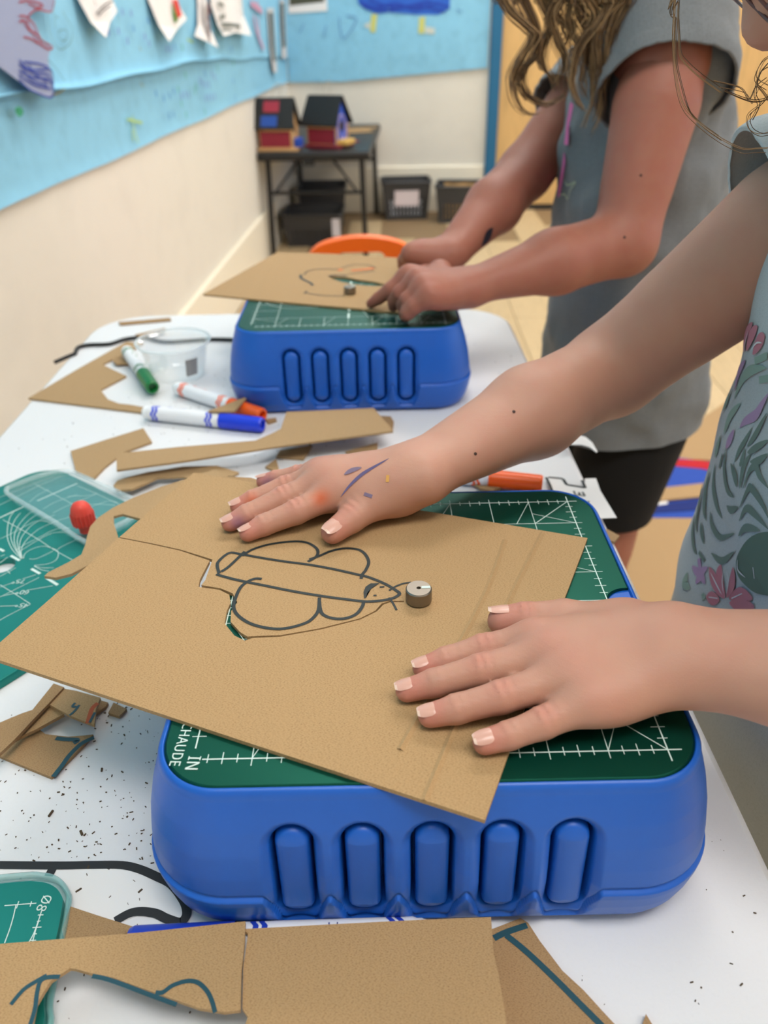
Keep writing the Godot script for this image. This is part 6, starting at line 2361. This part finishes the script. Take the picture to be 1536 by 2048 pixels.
# thin sheet from an outline drawn on the wall; its lower part stands a little off the wall
func wall_sheet(l: Array, off: float, far: bool, curl := 0.0) -> MB:
	var mb := MB.new()
	var p2 := PackedVector2Array()
	var lowest := 9.0
	for i in range(0, l.size(), 2):
		p2.append(Vector2(l[i], l[i + 1]) / 1000.0)
		lowest = minf(lowest, l[i + 1] / 1000.0)
	var tr := Geometry2D.triangulate_polygon(p2)
	var f := func(q: Vector2) -> Vector3:
		var c := curl * pow(clampf(1.0 - (q.y - lowest) / 0.12, 0.0, 1.0), 2.0)
		return Vector3(q.x, q.y, -4.85 + off + c) if far else on_wall(q.x, q.y, off + c)
	for k in range(0, tr.size(), 3):
		var a: Vector3 = f.call(p2[tr[k]])
		var b: Vector3 = f.call(p2[tr[k + 1]])
		var c: Vector3 = f.call(p2[tr[k + 2]])
		var out := Vector3(0, 0, 1) if far else Vector3(1, 0, 0)
		if (b - a).cross(c - a).dot(out) < 0:
			var s := b
			b = c
			c = s
		mb.tri(a, b, c)
		mb.tri(a - out * 0.0004, c - out * 0.0004, b - out * 0.0004)
	return mb

func make_wall_art() -> void:
	var nz := FastNoiseLite.new()
	nz.frequency = 2.2
	nz.fractal_octaves = 3
	# lower and upper lengths of blue paper on the left wall, and one on the far wall
	var lo := MB.new()
	var pts := PackedVector3Array()
	for j in 12:
		for i in 90:
			var z := lerpf(0.9, -4.83, i / 89.0)
			var y := lerpf(0.692, 0.885, j / 11.0) + 0.002 * sin(z * 7.0)
			pts.append(on_wall(z, y, 0.004 + 0.004 * absf(nz.get_noise_2d(z * 1.3, y * 3.0)) + (0.004 if j == 0 else 0.0)))
	lo.grid(_flip_rows(pts, 90), 90, 12)
	var lower := part("paper_banner", lo, M.paper, self)
	tag(lower, "lower length of light blue paper taped along the left wall", "paper banner", "blue paper on the walls")
	var up := MB.new()
	pts = PackedVector3Array()
	for j in 20:
		for i in 90:
			var z := lerpf(0.9, -4.83, i / 89.0)
			var v := j / 19.0
			var edge := 0.858 + 0.004 * sin(z * 4.0) + 0.003 * sin(z * 11.0)
			if z < -3.1:
				edge += (z + 3.1) * 0.03
			var y := lerpf(edge, 2.1, v * v)
			var curl := 0.017 * pow(1.0 - v, 26.0) * clampf((z + 3.6) * 1.2, 0.15, 1.0)
			pts.append(on_wall(z, y, 0.011 + curl + 0.005 * absf(nz.get_noise_2d(z * 1.3, y * 2.0 + 7.0))))
	up.grid(_flip_rows(pts, 90), 90, 20)
	var upper := part("paper_banner", up, M.paper, self)
	tag(upper, "upper length of light blue paper overlapping on the left wall", "paper banner", "blue paper on the walls")
	var fw := MB.new()
	pts = PackedVector3Array()
	for j in 16:
		for i in 50:
			var x := lerpf(-0.605, 0.475, i / 49.0)
			var v := j / 15.0
			var y := lerpf(0.684 + maxf(0.0, x + 0.3) * 0.066, 2.1, v * v)
			pts.append(Vector3(x, y, -4.842 + 0.010 * absf(nz.get_noise_2d(x * 3.0 + y, y * 1.5)) + 0.003))
	fw.grid(pts, 50, 16)
	var far := part("paper_banner", fw, M.paper, self)
	tag(far, "light blue paper covering the far wall beside the blue door frame", "paper banner", "blue paper on the walls")
	# marks drawn on the paper
	for l in W_PURPLE:
		part("crayon_mark", wall_lines([l], 0.0218, 0.0042, false, false), mat(Color(0.40, 0.42, 0.74), 0.8), upper)
	for l in W_BLUEDASH:
		part("crayon_mark", wall_lines([l], 0.0218, 0.0045, false, false), mat(Color(0.16, 0.44, 0.74), 0.8), upper)
	for l in W_GREEN:
		part("crayon_mark", wall_lines([l], 0.0218, 0.0040, false), mat(Color(0.22, 0.60, 0.45), 0.8), upper)
	part("pencil_outline", wall_lines(W_LINES, 0.0215, 0.0012), mat(Color(0.42, 0.60, 0.66), 0.8), upper)
	part("crayon_mark", wall_lines(W_YELLOW, 0.0120, 0.0030, false), mat(Color(0.66, 0.78, 0.42), 0.8), lower)
	part("crayon_mark", wall_lines(W_ORANGE, 0.0120, 0.0016, false), mat(Color(0.66, 0.64, 0.48), 0.8), lower)
	part("crayon_mark", wall_lines(W_PINK, 0.0216, 0.012, false), mat(Color(0.78, 0.58, 0.68), 0.8), upper)
	# sheets pinned to it
	var labels := ["white sheet with handwritten lines hanging leftmost on the blue paper", "white drawing with a red and green stripe on the blue paper", "narrow folded white sheet with a dark scribble on the blue paper", "white sheet with a dark drawn frame nearest the corner"]
	var sheets := []
	for i in 4:
		var l: Array = W_PAPERS[i].duplicate()
		l[1] += 130
		l[l.size() - 1] += 130
		var s := part("pinned_sheet", wall_sheet(l, 0.020, false, 0.03), M.paper_white, self)
		tag(s, labels[i], "paper", "sheets pinned to the left wall")
		sheets.append(s)
	part("ink_lines", wall_lines(W_ART1, 0.042, 0.0014), mat(Color(0.30, 0.28, 0.30), 0.7), sheets[0])
	part("painted_stripe", wall_sheet(W_ART2R[0], 0.038, false), mat(Color(0.85, 0.24, 0.18), 0.7), sheets[1])
	part("painted_stripe", wall_sheet(W_ART2G[0], 0.040, false), mat(Color(0.35, 0.55, 0.18), 0.7), sheets[1])
	part("ink_lines", wall_lines(W_ART3, 0.042, 0.010), mat(Color(0.42, 0.32, 0.34), 0.7), sheets[2])
	part("ink_lines", wall_lines(W_ART4, 0.042, 0.006, false, false), mat(Color(0.45, 0.47, 0.44), 0.7), sheets[3])
	var st := ["white paper strip with dark blocks close to the corner", "shorter white paper strip right at the corner"]
	for i in 2:
		var l: Array = W_STRIPS[i]
		var s := part("pinned_strip", wall_sheet(l, 0.020, false, 0.0), mat(Color(0.80, 0.80, 0.80), 0.8), self)
		tag(s, st[i], "paper", "strips pinned to the left wall")
		var inner := []
		var cu := 0.0
		var cy := 0.0
		for k in range(0, l.size(), 2):
			cu += l[k] * 2.0 / l.size()
			cy += l[k + 1] * 2.0 / l.size()
		for k in range(0, l.size(), 2):
			inner.append(cu + (l[k] - cu) * 0.6)
			inner.append(cy + (l[k + 1] - cy) * 0.75 + 18.0)
		part("dark_block", wall_sheet(inner, 0.0212, false), mat(Color(0.28, 0.36, 0.36), 0.8), s)
	# scribbled film cut-out at the upper left
	var fm := part("film_drawing", wall_sheet(W_FILM[0], 0.036, false, 0.0), mat(Color(0.58, 0.63, 0.76), 0.35), self)
	tag(fm, "see-through film drawing scribbled in red and blue at the far left", "drawing")
	part("red_line", wall_lines(W_FILM_RED, 0.0372, 0.0013), mat(Color(0.62, 0.16, 0.24), 0.5), fm)
	part("blue_line", wall_lines(W_FILM_BLUE, 0.0376, 0.0016), mat(Color(0.13, 0.25, 0.62), 0.5), fm)
	# far wall: photograph and a blue animal with yellow feet
	var ph := part("pinned_photo", wall_sheet(F_PHOTO[0], 0.016, true), M.paper_white, self)
	tag(ph, "photograph with a white border pinned high on the far wall", "photo")
	part("picture", wall_sheet(F_PHOTOIN[0], 0.0168, true), mat(Color(0.30, 0.30, 0.22), 0.6), ph)
	var be := part("animal_drawing", wall_sheet(F_BEAST[0], 0.016, true), mat(Color(0.16, 0.38, 0.78), 0.8), self)
	tag(be, "blue crayon animal with yellow legs pinned on the far wall", "drawing")
	part("crayon_mark", wall_lines(F_BEASTLINES, 0.0175, 0.006, true), mat(Color(0.12, 0.25, 0.66), 0.8), be)
	for l in F_FEET:
		part("yellow_leg", wall_sheet(l, 0.0165, true), mat(Color(0.80, 0.80, 0.45), 0.8), be)
	for l in F_PAWS:
		part("paw", wall_sheet(l, 0.0168, true), mat(Color(0.80, 0.82, 0.78), 0.8), be)
	part("crayon_mark", wall_lines(F_SCRIB, 0.0165, 0.003, true), mat(Color(0.42, 0.60, 0.78), 0.8), far)

func make_floor_things() -> void:
	var items := [
		["rug", RUG, 0.0042, 0.006, grainy(Color(0.16, 0.30, 0.66), 0.2, 0.06, 0.1, 0.95, 0.3), "blue rug with a red border on the floor at the right", "rug"],
		["floor_cardboard", FL_CARD_FAR, 0.0045, 0.005, M.card, "tan cardboard sheet on the floor behind the rug", "cardboard"],
		["floor_cardboard", FL_CARD_NEAR, 0.0045, 0.005, M.card, "large tan cardboard sheet on the floor beside the table", "cardboard"],
		["floor_strip", FL_STRIP, 0.0125, 0.004, M.card, "straight tan strip lying across the rug", "cardboard"],
		["floor_paper", FL_WHITE, 0.0108, 0.002, M.paper_white, "white paper strip on the rug below the tan strip", "paper"],
		["floor_band", FL_BLUE, 0.0104, 0.0015, mat(Color(0.05, 0.14, 0.42), 0.9), "dark blue strip on the rug's near edge", "strip"]]
	for q in items:
		var mb := MB.new()
		mb.slab(poly(q[1]), q[2], q[3])
		var o := part(q[0], mb, q[4], self)
		tag(o, q[5], q[6])
		if q[0] == "rug":
			var rd := MB.new()
			rd.slab(poly(RUG_RED), 0.0103, 0.0012)
			part("red_border", rd, mat(Color(0.72, 0.10, 0.14), 0.95), o)

func make_crumbs() -> void:
	var mb := MB.new()
	var mats2 := 0
	for q in [[-0.165, -0.30, 0.035, 0.055, 260], [-0.20, -0.27, 0.05, 0.05, 120], [-0.15, -0.24, 0.03, 0.025, 110], [-0.13, -0.21, 0.03, 0.015, 30], [0.157, -0.27, 0.012, 0.06, 40], [0.10, -0.175, 0.05, 0.015, 22], [-0.22, -0.76, 0.05, 0.05, 90], [-0.19, -0.85, 0.03, 0.05, 50], [-0.30, -0.70, 0.06, 0.06, 30], [0.11, -0.95, 0.03, 0.06, 20], [-0.10, -0.70, 0.05, 0.03, 40]]:
		for i in q[4]:
			var x: float = rng.randfn(q[0], q[2])
			var z: float = rng.randfn(q[1], q[3])
			var dx := x - 0.0085
			var dz := z + 0.3265
			if absf(dx) < 0.128 and absf(dz) < 0.128 or x < -0.40 or x > 0.165:
				continue
			if absf(x + 0.0585) < 0.13 and absf(z + 0.8855) < 0.13:
				continue
			var s := rng.randf_range(0.00022, 0.0007) * (2.2 if rng.randf() < 0.05 else 1.0)
			var an := rng.randf() * TAU
			mb.t = Transform3D(Basis(Vector3.UP, an).scaled(Vector3(1, 1, 1)), Vector3(x, TABLE_TOP + s * 0.45, z))
			mb.cbox(Vector3.ZERO, Vector3(s * rng.randf_range(1.2, 3.0), s * 0.8, s * rng.randf_range(0.7, 1.3)), s * 0.2)
	var o := part("cardboard_crumbs", mb, mat(Color(0.30, 0.24, 0.17), 0.9), self)
	tag(o, "fine brown cardboard crumbs scattered over the white tabletop", "crumbs")
	o.set_meta("kind", "stuff")
